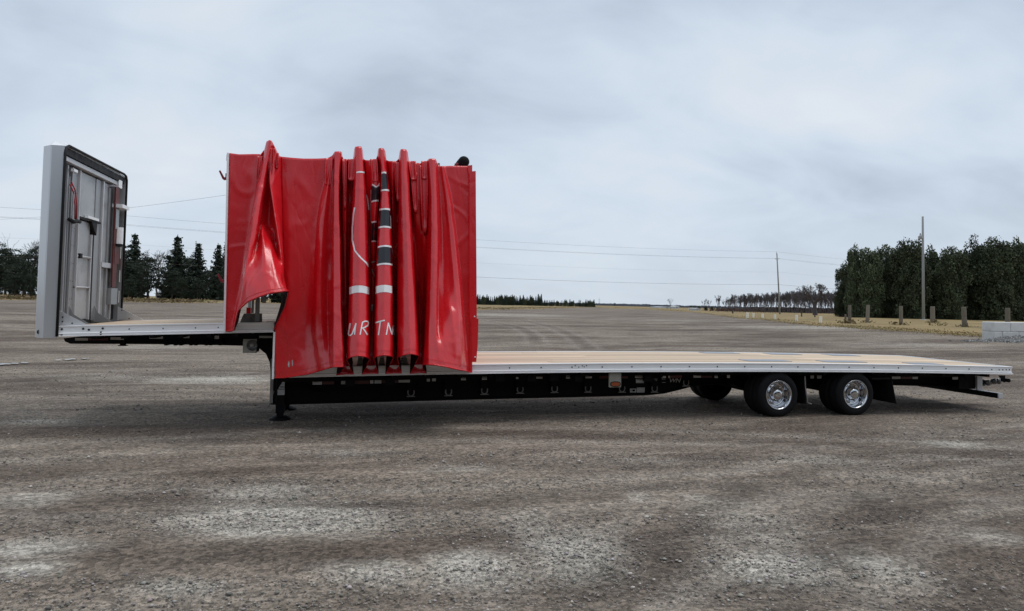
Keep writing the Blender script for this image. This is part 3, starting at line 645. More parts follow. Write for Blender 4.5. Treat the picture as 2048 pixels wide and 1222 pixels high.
# far bare wood on the right
rn = random.Random(77)
wood = []
for row in range(3):
    px = 1452.0+row*18
    while px < 1705:
        t = (px-1448)/120
        wood.append((px, 594-10*min(t, 1)+rn.uniform(-4, 6)+(0 if row < 2 else 3), 250+row*22+rn.uniform(-9, 9))); px += rn.uniform(3.4, 6.0)
for px in (1407, 1413, 1420, 1436, 1440, 1450, 1458, 1462, 1482, 1490): wood.append((px, 590+rn.uniform(0, 12) if px > 1425 else 600+rn.uniform(-4, 4), rn.uniform(270, 310)))
for px, top, Y in wood: tr(FARB[rn.randrange(4)], px, top, Y, rn.uniform(0.75, 1.05), 'grey bare tree of the far wood behind the utility pole', 'bare trees of the far wood')
# far conifer line right of the tarp
rn = random.Random(78); px = 900.0
while px < 1192:
    if px < 1085: top = 590+rn.uniform(-3, 6)
    elif px < 1110: top = 599+rn.uniform(-3, 4)
    elif px < 1160: top = 603+rn.uniform(-5, 4)
    else: top = 600+rn.uniform(-2, 5)
    tr((SPR+[CED[0]])[rn.randrange(4)], px, top, rn.uniform(300, 340), rn.uniform(0.75, 1.15), 'small dark conifer in the far tree line right of the tarp', 'conifers of the far tree line'); px += rn.uniform(2.6, 4.6)
for px, top, wf in ((1383, 611, 1.6), (1390, 612, 1.7), (1398, 611.5, 1.7), (1412, 612, 1.6), (1424, 613, 1.7), (1436, 614, 1.7), (1446, 614, 1.6), (1458, 615, 1.6), (1470, 615, 1.5)):
    tr(CED[rn.randrange(4)], px, top, 330, wf, 'low dark evergreen clump at the edge of the far field', 'evergreen clumps of the far field')
tr(BAR[2], 1342, 596.5, 360, 1.0, 'lone oval bare tree on the far horizon')
tr(BAR[0], 1300, 608, 420, 1.2, 'tiny bare tree left of the lone oval one')
tr(BAR[1], 1368, 612, 420, 1.3, 'tiny bare tree right of the lone oval one')
# distant woods as a low ridge
def ridge():
    mb = MB(); px = 560.0; top = []; bot = []; pts = []
    while px < 1720:
        Y = 900; d = ray(px, 611); x = d.x/d.y*Y; g = float(terrain(x, Y)); h = (3.4 if px > 1190 else 3.0)+1.2*noise.noise((px*0.05, 0, 0))+0.7*noise.noise((px*0.31, 4, 0))+0.5*noise.noise((px*0.9, 7, 0))
        pts.append((x, Y, g, h)); px += 1.5
    vs_ = []; fs = []
    for i, (x, Y, g, h) in enumerate(pts): vs_ += [(x, Y, g-1), (x, Y, g+h*0.75), (x*1.01, Y+9, g+h), (x*1.05, Y+45, g+h*0.9), (x*1.06, Y+60, g-1)]
    for i in range(len(pts)-1):
        for j in range(4): fs.append((i*5+j, (i+1)*5+j, (i+1)*5+j+1, i*5+j+1))
    mb.add(vs_, fs); o = mb.build('distant_hills', M['hill'], smooth=True); tag(o, kind='structure', label='low bluish wooded rise on the horizon')
ridge()

# brush and weeds: stuff
def weeds(name, spots, n, label, hts, tints, spread, Vw=1.0, seed=4):
    rng = np.random.default_rng(seed); C = []; S = []; T = []
    sp = [ground_at(px, py) for px, py in spots]
    for i in range(n):
        s = sp[rng.integers(len(sp))]; x = s.x+rng.normal()*spread; y = s.y+rng.normal()*spread*Vw; h = rng.uniform(*hts)
        z = float(terrain(x, y)); C.append((x, y, z+h*rng.random())); S.append(rng.uniform(0.06, 0.16)*h/0.4); t = tints[rng.integers(len(tints))]; g = rng.uniform(0.7, 1.3); T.append([c*g for c in t])
    up = np.tile([[0.2, -1.0, 0.1]], (n, 1)); V, Fq = quads(np.array(C), np.array(S), rng, 0.5, up)
    o = tinted(name, V, Fq, np.repeat(np.array(T), 4, 0), M['weeds']); tag(o, label, 'weeds', kind='stuff')
straw = [(0.19, 0.145, 0.085), (0.17, 0.13, 0.075), (0.12, 0.11, 0.05), (0.16, 0.10, 0.06)]
weeds('dry_weeds', [(x, edge_py(x)-0.8+0.5*math.sin(x)) for x in range(0, 75, 4)]+[(x, edge_py(x)-0.8) for x in range(246, 392, 4)], 4200, 'dry straw weeds under the left shelter belt', (0.12, 0.55), straw, 1.4, 1.2)
weeds('grass_tufts', [(x, edge_py(x)-1.2) for x in range(1380, 2060, 5)], 9000, 'rough tufts of straw grass along the edge of the lot', (0.04, 0.17), [(0.27, 0.20, 0.09), (0.22, 0.17, 0.08), (0.18, 0.14, 0.065)], 1.1, 1.0, 6)
weeds('roadside_grass', [(x, edge_py(x)-1.0) for x in range(950, 1380, 5)], 6000, 'pale tufts of dry grass before the far conifers', (0.10, 0.35), straw[:2], 2.4, 1.4, 7)
weeds('brown_brush', [(x, 623+0.02*(x-1440)) for x in range(1440, 1540, 4)], 3000, 'reddish brown brush before the far bare wood', (0.4, 1.7), [(0.10, 0.055, 0.045), (0.085, 0.06, 0.05), (0.12, 0.075, 0.06)], 3.0, 1.5, 8)
weeds('undergrowth', [(x, 625+0.025*(x-1540)) for x in range(1520, 1700, 4)], 9000, 'purple grey undergrowth at the foot of the far bare wood', (0.3, 2.6), [(0.07, 0.055, 0.055), (0.085, 0.065, 0.065)], 4.0, 2.0, 9)
weeds('post_weeds', [(1690, 648), (1697, 649), (1733, 647), (1866, 648), (1880, 653), (1930, 656), (1800, 652)], 500, 'dark weeds grown up round the wooden posts', (0.12, 0.45), [(0.14, 0.11, 0.055), (0.19, 0.145, 0.07)], 0.3, 1.0, 10)

# ------------------------------------------------------------------ sheds, far house, tower
def shed(name, px0, px1, top, bot, Y, mat, label, cat='shed', depth=8, openings=()):
    a = spot(px0, Y); b = spot(px1, Y); zt = topz((px0+px1)/2, top, a); z0 = topz((px0+px1)/2, bot, a)
    t = thing(name, (a.x, Y, z0), label, cat); L = b.x-a.x; h = zt-z0
    MB().box(a.x, b.x, Y, Y+depth, z0-0.5, z0+h*0.72).build('wall', mat, t)
    MB().prism([(a.x-0.3, z0+h*0.72+.003), (b.x+0.3, z0+h*0.72+.003), (b.x+0.1, z0+h*0.8), ((a.x+b.x)/2, zt), (a.x-0.1, z0+h*0.8)], 'y', Y-0.3, Y+depth+0.3).build('roof', M['roofm'] if mat is M['shed'] else M['shed_dark'], t)
    for nm, f0, f1, h0, h1, mt in openings:
        MB().box(a.x+L*f0, a.x+L*f1, Y-0.06, Y-0.003, z0+h*h0, z0+h*h1).build(nm, mt, t)
    return t
shed('white_shed', 312, 352, 583, 600, 175, M['shed'], 'pale shed glimpsed between the trunks of the left shelter belt', openings=(('door', .1, .3, 0, .5, M['shed_dark']), ('window', .5, .62, .3, .55, M['shed_dark'])))
shed('dark_shed', 411, 470, 585, 604, 150, M['shed_dark'], 'low dark shed with grey doors beside the left edge of the tarp', openings=(('door', .04, .2, 0.05, .62, M['steel']), ('door', .36, .40, 0.05, .62, M['steel']), ('door', .5, .54, 0.05, .62, M['steel'])))
shed('farm_building', 1322, 1350, 613.6, 617.5, 500, M['shed'], 'long white farm building on the far horizon', 'building', 20, (('door', .4, .5, 0, .6, M['shed_dark']),))
shed('farm_house', 1351, 1359, 611.5, 617.5, 480, M['shed'], 'small pale farm house right of the lone oval tree', 'house', 9, (('window', .3, .5, .3, .5, M['shed_dark']),))
shed('farm_house', 1393, 1401, 616, 619.5, 320, M['shed'], 'tiny white house among dark evergreens on the horizon', 'house', 8, (('window', .3, .5, .3, .5, M['shed_dark']),))
def unseen_building():  # unseen, added behind the camera; its dark mass darkens rims and flat tarp panels
    t = thing('added_dark_building', (4, -15, 0), 'unseen dark building added behind the camera, mirrored in the rims and keeping the flat tarp panels dark', 'building')
    m = material('dark_cladding', (0.050, 0.048, 0.046), 0.7, 0, 0.2, 1.0, 0.2, 3, stretch=(6, 1, 0.4)); rm = material('dark_roof', (0.06, 0.06, 0.065), 0.6, 0, 0.2, 1)
    MB().box(-34, 42, -33, -15, 0, 7.6).build('wall', m, t)
    MB().prism([(-33.6, 7.603), (-14.4, 7.603), (-14.4, 7.8), (-24, 10.2), (-33.6, 7.8)], 'x', -34.6, 42.6).build('roof', rm, t)
    for x in (-26, -14, -2, 16, 30): MB().box(x, x+4.6, -15.003, -14.93, 0.02, 4.8).build('roller_door', M['steel'], t)
    for x in (6, 10): MB().box(x, x+1.6, -15.003, -14.95, 1.2, 2.6).build('window', M['lens'], t)
unseen_building()
def far_tower():
    p = spot(1230, 850); z1 = topz(1230, 606, p); t = thing('water_tower', p, 'mushroom shaped water tower on the far horizon', 'water tower')
    r = hgt(2.6, 850)
    MB().lathe([(0.7, 0), (0.55, z1-p.z-r*1.3)], p, 'z', 10).build('stem', M['hill'], t)
    MB().lathe([(0.55, z1-p.z-r*1.3-.01), (r, z1-p.z-r*0.75), (r, z1-p.z-r*0.35), (0.05, z1-p.z)], p, 'z', 14, ).build('tank', M['hill'], t)
    p = spot(1199, 700); z1 = topz(1199, 596, p); t = thing('radio_mast', p, 'thin mast rising above the end of the far conifers', 'mast')
    MB().tube([p, (p.x, p.y, z1)], [0.22, 0.12], 5).build('mast', M['wire'], t)
    m = MB()
    for k_ in (0.62, 0.8): m.tube([(p.x-1.4, p.y, p.z+(z1-p.z)*k_), (p.x+1.4, p.y, p.z+(z1-p.z)*k_)], 0.1, 4)
    m.build('crossarm', M['wire'], t)
far_tower()

# ------------------------------------------------------------------ posts, poles, wires, blocks
def post(px0, px1, top, base, mat, name, label, group, lean=0.0):
    pb = ground_at((px0+px1)/2, base); r = (px1-px0)/2*dep(pb)/FPX; h = topz((px0+px1)/2, top, pb)-pb.z
    mb = MB(); pr = []
    for i in range(6):
        t = i/5; pr.append((pb.x+lean*h*t, pb.y, pb.z-0.3+(h+0.3)*t))
    mb.tube(pr, [r*1.05, r*1.0, r*1.03, r*0.97, r*0.99, r*0.93], 10)
    o = mb.build(name, mat, None, pb, smooth=False, bevel=r*0.15); tag(o, label, 'post', group); return o
for a in [(1696, 1702.5, 610, 648, 0.0, 'dark post standing in weeds at the left end of the row of wooden posts'), (1731, 1738, 610, 647, 0.05, 'grey wooden post leaning right, second of the row'), (1798.5, 1805.5, 612, 651, 0.0, 'upright wooden post with a pale scar near its top'),
          (1861, 1870, 613, 647, -0.01, 'dark square wooden post just right of the light pole'), (1925, 1934.5, 614, 656, -0.06, 'wooden post leaning left between the light pole and the concrete blocks'), (2011, 2020, 616, 650, 0.0, 'wooden post rising from behind the concrete blocks')]:
    post(a[0], a[1], a[2], a[3], M['post'], 'wooden_post', a[5], 'weathered wooden posts along the lot edge', a[4])
post(1689, 1693, 628, 648, M['post'], 'wooden_stub', 'short broken stub beside the leftmost tall wooden post', 'weathered wooden posts along the lot edge')
for a in [(1492, 1497, 625, 637.5, 'white painted post farthest left in the white row'), (1504.5, 1508.5, 626, 636.5, 'white painted post second from the left of the white row'), (1522.5, 1527, 627.5, 637, 'white painted post nearest left of the utility pole'),
          (1547.5, 1552, 629, 640, 'white painted post just in front of the utility pole foot'), (1590, 1595.5, 630, 644.5, 'flaking white post midway between utility pole and bare tree'), (1638, 1644, 633, 647, 'white post nearest the cedars, largest of the white row')]:
    post(*a[:4], M['white_post'], 'white_post', a[4], 'short white posts along the lot edge', 0.03)
for a in [(1602, 1604.5, 621, 634, 'thin dark stake behind the flaking white post'), (1628.5, 1631, 628, 635.5, 'small dark stake at the foot of the spreading bare tree'), (1464, 1467, 619.5, 627.5, 'small dark brown stump before the brown brush')]:
    post(*a[:4], M['bark'], 'dark_stake', a[4], 'dark stakes in the grass')

WIRES = []
def utility_pole(px_t, top, px_b, Y, label, group='utility poles along the road'):
    p = spot(px_b, Y); zt = topz(px_t, top, p); xt = (CAM+ray(px_t, top)*(Y/ray(px_t, top).y)).x
    t = thing('utility_pole', p, label, 'utility pole', group); h = zt-p.z
    ax = lambda k_: Vector((p.x+(xt-p.x)*k_, Y, p.z+h*k_))
    MB().tube([ax(-0.05), ax(0.5), ax(0.975)], [0.17, 0.145, 0.12], 10).build('pole', M['pole'], t, smooth=True)
    MB().tube([ax(0.95)+Vector((-.1, 0, 0)), ax(1.0)+Vector((-.1, 0, 0))], 0.045, 6).build('top_pin', M['insul'], t)
    q = ax(0.885)
    for sgn in (-1, 1):
        MB().tube([q+Vector((sgn*.1, 0, -.05)), q+Vector((sgn*.5, 0, 0.02 + (0.10 if sgn > 0 else 0)))], [0.035, 0.075], 6).build('insulator', M['insul'], t)
    b = ax(0.10); MB().box(b.x-.12, b.x+.12, Y-.22, Y-.165, b.z, b.z+.35).build('pole_tag', M['insul'], t)
    att = [ax(1.0)+Vector((-.1, 0, 0)), q+Vector((-.5, 0, 0.07)), q+Vector((.5, 0, 0.15)), ax(0.675)+Vector((0, -.15, 0)), ax(0.475)+Vector((0, -.15, 0))]
    return att
YP = 130.0
A3 = utility_pole(1553.6, 503.5, 1560, YP, 'leaning grey utility pole standing right of the far wood, near the white posts')
def mid_att(px, Y, tops):
    return [at(px, py, Y) for py in tops]
A2 = utility_pole(812, 470, 815, 112, 'utility pole hidden behind the pleated red tarp')
A1 = utility_pole(170, 424, 170, 99, 'utility pole hidden behind the aluminium bulkhead')
A0 = utility_pole(-560, 372, -560, 88, 'utility pole beyond the left border')
A4 = utility_pole(1900, 534, 1900, 148, 'utility pole hidden behind the cedars')
def wire(name, pts, r, label, group=None, sag=0.012):
    mb = MB()
    for a, b in zip(pts[:-1], pts[1:]):
        L = (b-a).length; seg = [a.lerp(b, i/24)-Vector((0, 0, 4*sag*L*(i/24)*(1-i/24))) for i in range(25)]
        mb.tube(seg, r, 4)
    o = mb.build(name, M['wire'] if r < 0.018 else M['bark'], None, pts[0]); tag(o, label, 'wire', group)
nm = ['topmost thin wire running to the tip of the utility pole', 'second wire from the top, meeting the left insulator of the utility pole', 'wire just under the second, meeting the right insulator of the utility pole', 'faint wire meeting the utility pole at mid height', 'lowest thick cable strung along the utility poles']
for i in range(5): wire('power_line', [P[i] for P in (A0, A1, A2, A3, A4)], (0.015, 0.013, 0.013, 0.008, 0.021)[i], nm[i], 'wires along the road', 0.006)
# service drop that rises behind the tarp
wire('service_wire', [at(-300, 452, 92), at(80, 434, 84), at(452, 390, 60), at(760, 330, 45)], 0.010, 'single wire rising from the bulkhead towards the top of the red tarp', None, 0.004)

def light_pole():
    p = ground_at(1847, 641); Y = p.y; zt = topz(1845.5, 433, p); x1 = (CAM+ray(1845.5, 433)*(Y/ray(1845.5, 433).y)).x; h = zt-p.z; k_ = dep(p)/FPX
    t = thing('light_pole', p, 'tall slim grey light pole with a small lamp, standing before the cedar row', 'light pole')
    ax = lambda s: Vector((p.x+(x1-p.x)*s, Y, p.z+h*s))
    MB().tube([ax(-.03), ax(.5), ax(1)], [3.0*k_, 2.5*k_, 1.9*k_], 10).build('pole', M['pole'], t, smooth=True)
    a = ax(0.808); MB().tube([a, a+Vector((-3.2*k_, -.02, 0.05))], 0.5*k_, 6).build('lamp_arm', M['insul'], t)
    c = a+Vector((-6.2*k_, -.02, 0))
    MB().lathe([(1.0*k_, 6*k_), (1.5*k_, 3*k_), (2.0*k_, 1.2*k_), (4.2*k_, -0.2*k_), (4.3*k_, -4.0*k_), (3.6*k_, -4.6*k_)], c, 'z', 14).build('lamp_head', M['insul'], t, smooth=False)
    MB().lathe([(3.9*k_, -4.5*k_), (2.6*k_, -6.0*k_), (0.02, -6.4*k_)], c, 'z', 12).build('lens', M['decal'], t)
    MB().box(p.x-.28, p.x+.5, Y-.3, Y+.3, p.z-.2, p.z+.12).build('footing', M['concrete'], t, bevel=0.03)
light_pole()

def blocks():
    b0 = ground_at(1988, 681); Y = b0.y; k_ = dep(b0)/FPX; h = 19.2*k_; z0 = b0.z-0.06; x0 = b0.x
    W = 41.5*k_; g = 0.012
    lst = [(0, 0, W*0.5, 'half length concrete block at the lower left corner of the pale block wall'), (0, W*0.5, W*1.5, 'lower course concrete block with stained face, right of the half length one'), (1, 0, W, 'upper left concrete block forming the top corner of the pale block wall'),
           (1, W, W*2, 'upper concrete block cut by the right border'), (0, W*1.5, W*2.5, 'lower concrete block at the right border'), (1, W*2, W*3, 'upper concrete block beyond the right border'), (0, W*2.5, W*3, 'lower half block beyond the right border')]
    for c, a, b, lb in lst:
        j = RND.uniform(-.02, .02); mb = MB().box(x0+a+g, x0+b-g, Y+j, Y+0.75+j, z0+c*(h+0.004), z0+(c+1)*h)
        o = mb.build('concrete_block', M['concrete'], None, (x0+(a+b)/2, Y, z0+c*h), bevel=0.035); tag(o, lb, 'block', 'stacked concrete blocks')
    rng = np.random.default_rng(9); n = 5000; X = x0+rng.normal(0.9, 1.3, n); Yy = Y-0.25-np.abs(rng.normal(0, 0.55, n)); s = rng.lognormal(math.log(0.045), 0.4, n)
    ob = np.array([(1, 0, 0), (-1, 0, 0), (0, 1, 0), (0, -1, 0), (0, 0, 1), (0, 0, -1)], float); fo = np.array([(0, 2, 4), (2, 1, 4), (1, 3, 4), (3, 0, 4), (2, 0, 5), (1, 2, 5), (3, 1, 5), (0, 3, 5)])
    V = ob[None]*(1+rng.uniform(-.4, .4, (n, 6, 3)))*s[:, None, None]; hh = 0.20*np.exp(-((Yy-Y+0.3)/0.5)**2)*np.exp(-((X-x0-1.2)/1.6)**2)
    V += np.stack([X, Yy, terrain(X, Yy)+hh*rng.random(n)], -1)[:, None]; br = rng.lognormal(math.log(0.16), 0.35, n)
    o = tinted('gravel_heap', V.reshape(-1, 3), (fo[None]+6*np.arange(n)[:, None, None]).reshape(-1, 3), np.repeat(np.stack([br, br*.99, br*.97], -1), 6, 0), M['pebble']); tag(o, 'low heap of grey crushed stone before the concrete blocks', 'gravel', kind='stuff')
blocks()
for px, w, lb in ((378, 5, 'pale rock left in the dry weeds beside the drive'), (386, 6, 'pale rock right in the dry weeds beside the drive'), (540, 6, 'rock hidden behind the tarp')):
    if px < 500: big_stone(px, 603, w*1.6, lb)

# ------------------------------------------------------------------ the step deck trailer
YN, YF = 10.40, 13.00
XL0, XL1 = -1.14, 11.95          # lower deck
XU0, XU1 = -3.95, -1.15          # upper deck
zlo = lambda x: 0.789-0.00165*(x-5.15)**2           # underside of the lower side rail (cambered)
zup = lambda x: 1.297+0.0300*(x+3.96)               # underside of the upper side rail
RH = 0.146
TR = thing('step_deck_trailer', (3.9, 11.7, 0), 'long black step deck trailer with wooden floor and aluminium side rails', 'trailer')
RAIL = [(0, 0), (-.014, 0), (-.014, .016), (-.004, .020), (-.004, .027), (-.014, .031), (-.014, .043), (-.002, .049), (-.002, .122), (-.010, .126), (-.016, .134), (-.016, RH), (.07, RH), (.07, .122), (.03, .118), (.03, 0)]
lin = lambda a, b, n: [a+(b-a)*i/(n-1) for i in range(n)]
rails = []
for nmx, (xa, xb, zf, n) in {'l': (XL0, XL1, zlo, 40), 'u': (XU0, XU1, zup, 8)}.items():
    r1 = MB().sweepx([(YN+y, z) for y, z in RAIL], lin(xa, xb, n), zf).build('side_rail', M['alu'], TR)
    r2 = MB().sweepx([(YF-y, z) for y, z in RAIL[::-1]], lin(xa, xb, n), zf).build('side_rail', M['alu'], TR)
    rails.append((r1, xa, xb, zf))
# rail bolts (shared mesh)
bolt_me = MB().lathe([(0.011, 0), (0.011, 0.006), (0.004, 0.009)], (0, 0, 0), 'y', 8, -1).mesh('bolt', smooth=False)
def bolt(parent, x, y, z, s=1.0):
    o = link('bolt', bolt_me, M['black'] if not len(bolt_me.materials) else None, parent); o.location = Vector((x, y, z))-ORG[parent]; o.scale = (s, s, s)
for x in lin(2.35, 11.5, 19): bolt(rails[0][0], x, YN-.002, zlo(x)+.085)
for dx, dz in ((0, .108), (.06, .085), (.12, .105), (.15, .09), (.19, .108)): bolt(rails[0][0], 3.42+dx, YN-.002, zlo(3.5)+dz, 0.8)
for dx in (.05, .12, .2, .28): bolt(rails[0][0], XL1-dx, YN-.002, zlo(XL1)+.09)
for x in (-3.05, -2.62, -2.2, -1.9): bolt(rails[1][0], x, YN-.002, zup(x)+.085, 0.8)
for x, dz in ((-3.88, .10), (-3.62, .10), (-3.55, .085), (-3.38, .10), (-3.40, .045), (-3.40, .015), (-3.88, .02)): bolt(rails[1][0], x, YN-.003, zup(x)+dz, 1.3)
# rear rail: end channel with a lip
rz = zlo(XL1)
MB().prism([(XL1+.003, rz+.002), (XL1+.06, rz+.002), (XL1+.06, rz+.02), (XL1+.02, rz+.03), (XL1+.02, rz+.115), (XL1+.045, rz+.12), (XL1+.045, rz+RH-.002), (XL1+.003, rz+RH-.002)], 'y', YN+.01, YF-.01).build('rear_rail', M['alu'], TR)
MB().box(XL1+.022, XL1+.028, YN+.02, YF-.02, rz+.03, rz+.115).build('rear_face', M['black'], TR)
# floor boards, one object each, bent to the camber
def boards(xa, xb, zf, n, segs, thick=0.035, joints=()):
    y0, y1 = YN+.075, YF-.075; w = (y1-y0)/n
    for i in range(n):
        ya, yb = y0+i*w+.005, y0+(i+1)*w-.005; cuts = [xa]+[c+RND.uniform(-.6, .6) for c in joints]+[xb]
        for ca, cb in zip(cuts[:-1], cuts[1:]):
            off = RND.uniform(-.002, .0015)
            MB().sweepx([(ya, RH-thick+off), (yb, RH-thick+off), (yb, RH-.004+off), (ya, RH-.004+off)], lin(ca+.002, cb-.002, segs), zf).build('plank', M['wood'], TR)
boards(XL0+.01, XL1-.12, zlo, 14, 12, joints=(3.6, 7.9))
boards(XU0+.12, XU1-.01, zup, 14, 4)
MB().sweepx([(YN+.08, RH-.05), (YF-.08, RH-.05), (YF-.08, RH-.004), (YN+.08, RH-.004)], [XL1-.115, XL1-.002], zlo).build('rear_sill', M['alu_dull'], TR)
for xa, xb, ya, yb in ((6.73, 7.58, 10.76, 11.12), (8.27, 9.10, 10.72, 11.06), (9.95, 10.6, 10.55, 10.85), (6.9, 7.68, 12.62, 12.90), (8.35, 9.06, 12.52, 12.86), (9.75, 10.42, 12.45, 12.85)):
    MB().sweepx([(ya, RH-.0035), (yb, RH-.0035), (yb, RH+.004), (ya, RH+.004)], lin(xa, xb, 4), zlo).build('deck_plate', M['plate'], TR)
# chassis beams with the gooseneck drop
def beam_profile(Y):
    low = [(127, 676.5), (130, 683), (141, 687.5), (330, 688.5), (440, 690.5), (500, 692), (520, 698), (532, 708), (539, 724), (541.5, 750), (542, 806), (580, 806), (800, 800), (1000, 795), (1200, 790.5), (1290, 788), (1325, 784.5), (1352, 778), (1385, 769.5), (1430, 767), (1560, 766), (1790, 768.5), (1945, 772), (1985, 765)]
    return [at(px, py, 11.30) for px, py in low]
lowp = [(p.x, p.z) for p in beam_profile(0)]
topp = [(x, (zlo(x) if x > XL0+.02 else zup(x))-.012) for x in [11.6, 10, 8, 6, 4, 2, 0, -1.05, -1.06, -1.1601, -1.2, -2, -3, -3.7]]
topp = [(x, (zlo(x) if x > -1.055 else zup(x))-.012) for x, _ in topp]
for Y in (11.30, 12.02):
    MB().prism(lowp+topp, 'y', Y, Y+.05).build('chassis_beam', M['black'], TR)
    m = MB(); 
    for (xa, za), (xb, zb) in zip(lowp[10:-1], lowp[11:]):
        m.add([(xa, Y-.07, za), (xb, Y-.07, zb), (xb, Y+.12, zb), (xa, Y+.12, za), (xa, Y-.07, za-.015), (xb, Y-.07, zb-.015), (xb, Y+.12, zb-.015), (xa, Y+.12, za-.015)], [(0, 1, 2, 3), (7, 6, 5, 4), (0, 4, 5, 1), (2, 6, 7, 3), (1, 5, 6, 2), (3, 7, 4, 0)])
    m.build('beam_flange', M['black'], TR)
# cross members under both decks
for x in lin(-0.9, 11.6, 26): MB().box(x-.03, x+.03, YN+.16, YF-.16, zlo(x)-.07, zlo(x)-.004).build('cross_member', M['black'], TR)
for x in lin(-3.5, -1.3, 7): MB().box(x-.03, x+.03, YN+.035, YF-.035, zup(x)-.05, zup(x)-.004).build('cross_member', M['black'], TR)
# drop wall between the decks and its light corner angle
MB().box(-1.12, -1.08, YN+.05, YF-.05, zlo(-1.1)+RH+.01, zup(-1.15)+RH-.05).build('step_wall', M['black'], TR)
pA, pB = at(543.5, 757, 11.0), at(543.5, 806, 11.0)
MB().box(pA.x-.02, pA.x+.025, 10.98, 11.02, pB.z, pA.z+.30).build('corner_angle', M['steel'], TR)
# underdeck strip carrying the reflective tape
YT = 10.78
MB().sweepx([(YT, -.105), (YT+.02, -.105), (YT+.02, -.004), (YT, -.004)], lin(-1.05, 11.5, 30), zlo).build('tape_strip', M['black'], TR)
MB().sweepx([(YT, -.085), (YT+.02, -.085), (YT+.02, -.004), (YT, -.004)], lin(-3.70, -1.25, 6), zup).build('tape_strip', M['black'], TR)
def tape(px0, px1, py0, py1, mat, nm='reflector_tape', Y=YT-.004, skew=0):
    a = at(px0, py1, Y); b = at(px1, py0, Y); MB().prism([(a.x, a.z), (b.x, a.z), (b.x, b.z), (a.x+skew, b.z)], 'y', Y, Y+.003).build(nm, mat, TR)
for px0, px1, py0, py1 in ((625, 644, 763, 769.5), (682, 705, 761.5, 768.5), (740, 747, 760.5, 767), (749, 763, 760, 767), (797, 820, 758.5, 765), (853.5, 860, 757, 763), (864, 872, 756.5, 762.5), (922, 932, 754.5, 760.5), (964, 974, 753.5, 759.5), (1032, 1037, 752.5, 758), (1070, 1085, 752, 757.5), (1132, 1140, 751.5, 757), (1171, 1184, 751.3, 756.5),
                           (1270, 1288, 750.5, 756), (1336.5, 1340, 750.5, 756), (1387, 1402, 750, 755.5), (1429, 1436, 750, 756), (1454, 1460, 750, 756), (1621, 1628, 751, 757), (1634, 1643, 751, 757), (1784, 1801, 753, 758), (1825, 1836, 753.5, 758), (1905, 1916, 754, 759),
                           (150, 176, 676, 681), (221, 248, 674.5, 679.5), (299, 326, 672.8, 677.6), (367, 379, 671.5, 676), (429, 438, 671.5, 678), (518, 545, 672, 676)):
    tape(px0, px1, py0, py1, M['white_tape'])
for px0, px1, py0, py1 in ((645, 668, 762.7, 769), (705.5, 738, 761, 768), (764, 796, 759.5, 766), (1098, 1116, 752, 757.5), (1199, 1217, 751.5, 757), (1244, 1256, 751.5, 757), (1340.5, 1364, 750.5, 756), (1402.5, 1424, 750, 755.5), (1802, 1824, 753.3, 758), (177, 216, 675.7, 680.5)):
    tape(px0, px1, py0, py1, M['red_tape'])
tape(1323, 1331, 750.5, 756, M['white_tape'], skew=0.05)
# tie-down hooks along the beam
for i, (px, py) in enumerate(((822, 784), (897, 782.5), (969, 780), (1040, 778), (1109, 776.5), (1176, 776), (1244, 776), (1309, 776), (1372, 764))):
    c = at(px, py, 11.2); m = MB().box(c.x-.062, c.x+.062, 11.215, 11.298, c.z-.07, c.z+.30)
    b = m.build('hook_bracket', M['black'], TR)
    pts = [(c.x+.05*math.cos(a)*(1+.15*(math.sin(a) > .3)), 11.195, c.z-.01+.055*math.sin(a) if math.sin(a) < 0.1 else c.z+.05*math.sin(a)) for a in [math.pi*(0.80+1.4*k_/12) for k_ in range(13)]]
    MB().tube(pts, 0.011, 6).build('hook', M['steel'], b, smooth=True)
    MB().box(c.x-.068, c.x+.068, 11.19, 11.212, c.z-.078, c.z-.066).build('hook_lip', M['steel'], b)
# winch pieces, wiring and air line under the rail
for px, py in ((1001, 757), (1064, 757), (1108, 756), (1158, 757), (1297, 757), (700, 766), (780, 764)):
    c = at(px, py, 10.66); MB().box(c.x-.07, c.x+.07, 10.66, 10.74, c.z-.05, c.z+.05).build('winch', M['black'], TR)
MB().tube([(x, 10.74, zlo(x)-.085-.02*abs(math.sin(x*2.3))) for x in lin(-.6, 6.2, 60)], 0.008, 4).build('air_line', M['black'], TR)
# small plates and lettering on the beam
def plate(px0, px1, py0, py1, Y, mat, nm):
    a = at(px0, py1, Y); b = at(px1, py0, Y); return MB().box(a.x, b.x, Y, Y+.004, a.z, b.z).build(nm, mat, TR)
d1 = plate(1260, 1272.5, 777, 785, 11.27, M['decal'], 'data_plate'); d2 = plate(1273.5, 1289.5, 775, 785, 11.27, M['decal'], 'data_plate')
d3 = plate(1272, 1288, 758, 766, 10.775, M['decal'], 'data_plate')
for pr, px0, px1, py0, py1, Y in ((d3, 1273, 1286, 759, 760.6, 10.772), (d3, 1272, 1288, 763.8, 764.8, 10.772), (d1, 1265, 1270, 779, 783, 11.267), (d1, 1261, 1264, 780, 781, 11.267)):
    a = at(px0, py1, Y); b = at(px1, py0, Y); MB().box(a.x, b.x, Y, Y+.002, a.z, b.z).build('plate_mark', M['black'], pr)
for px0, px1, py in ((1295, 1304, 757.5), (1295, 1304, 760.2), (1308, 1315, 757.6), (1311, 1314, 760.5), (1324, 1331, 757.8), (1324, 1331, 764.5)):
    plate(px0, px1, py, py+.9, 10.70, M['steel'], 'valve_tag')
plate(1326, 1332, 751, 756, 10.772, M['decal'], 'valve_tag')
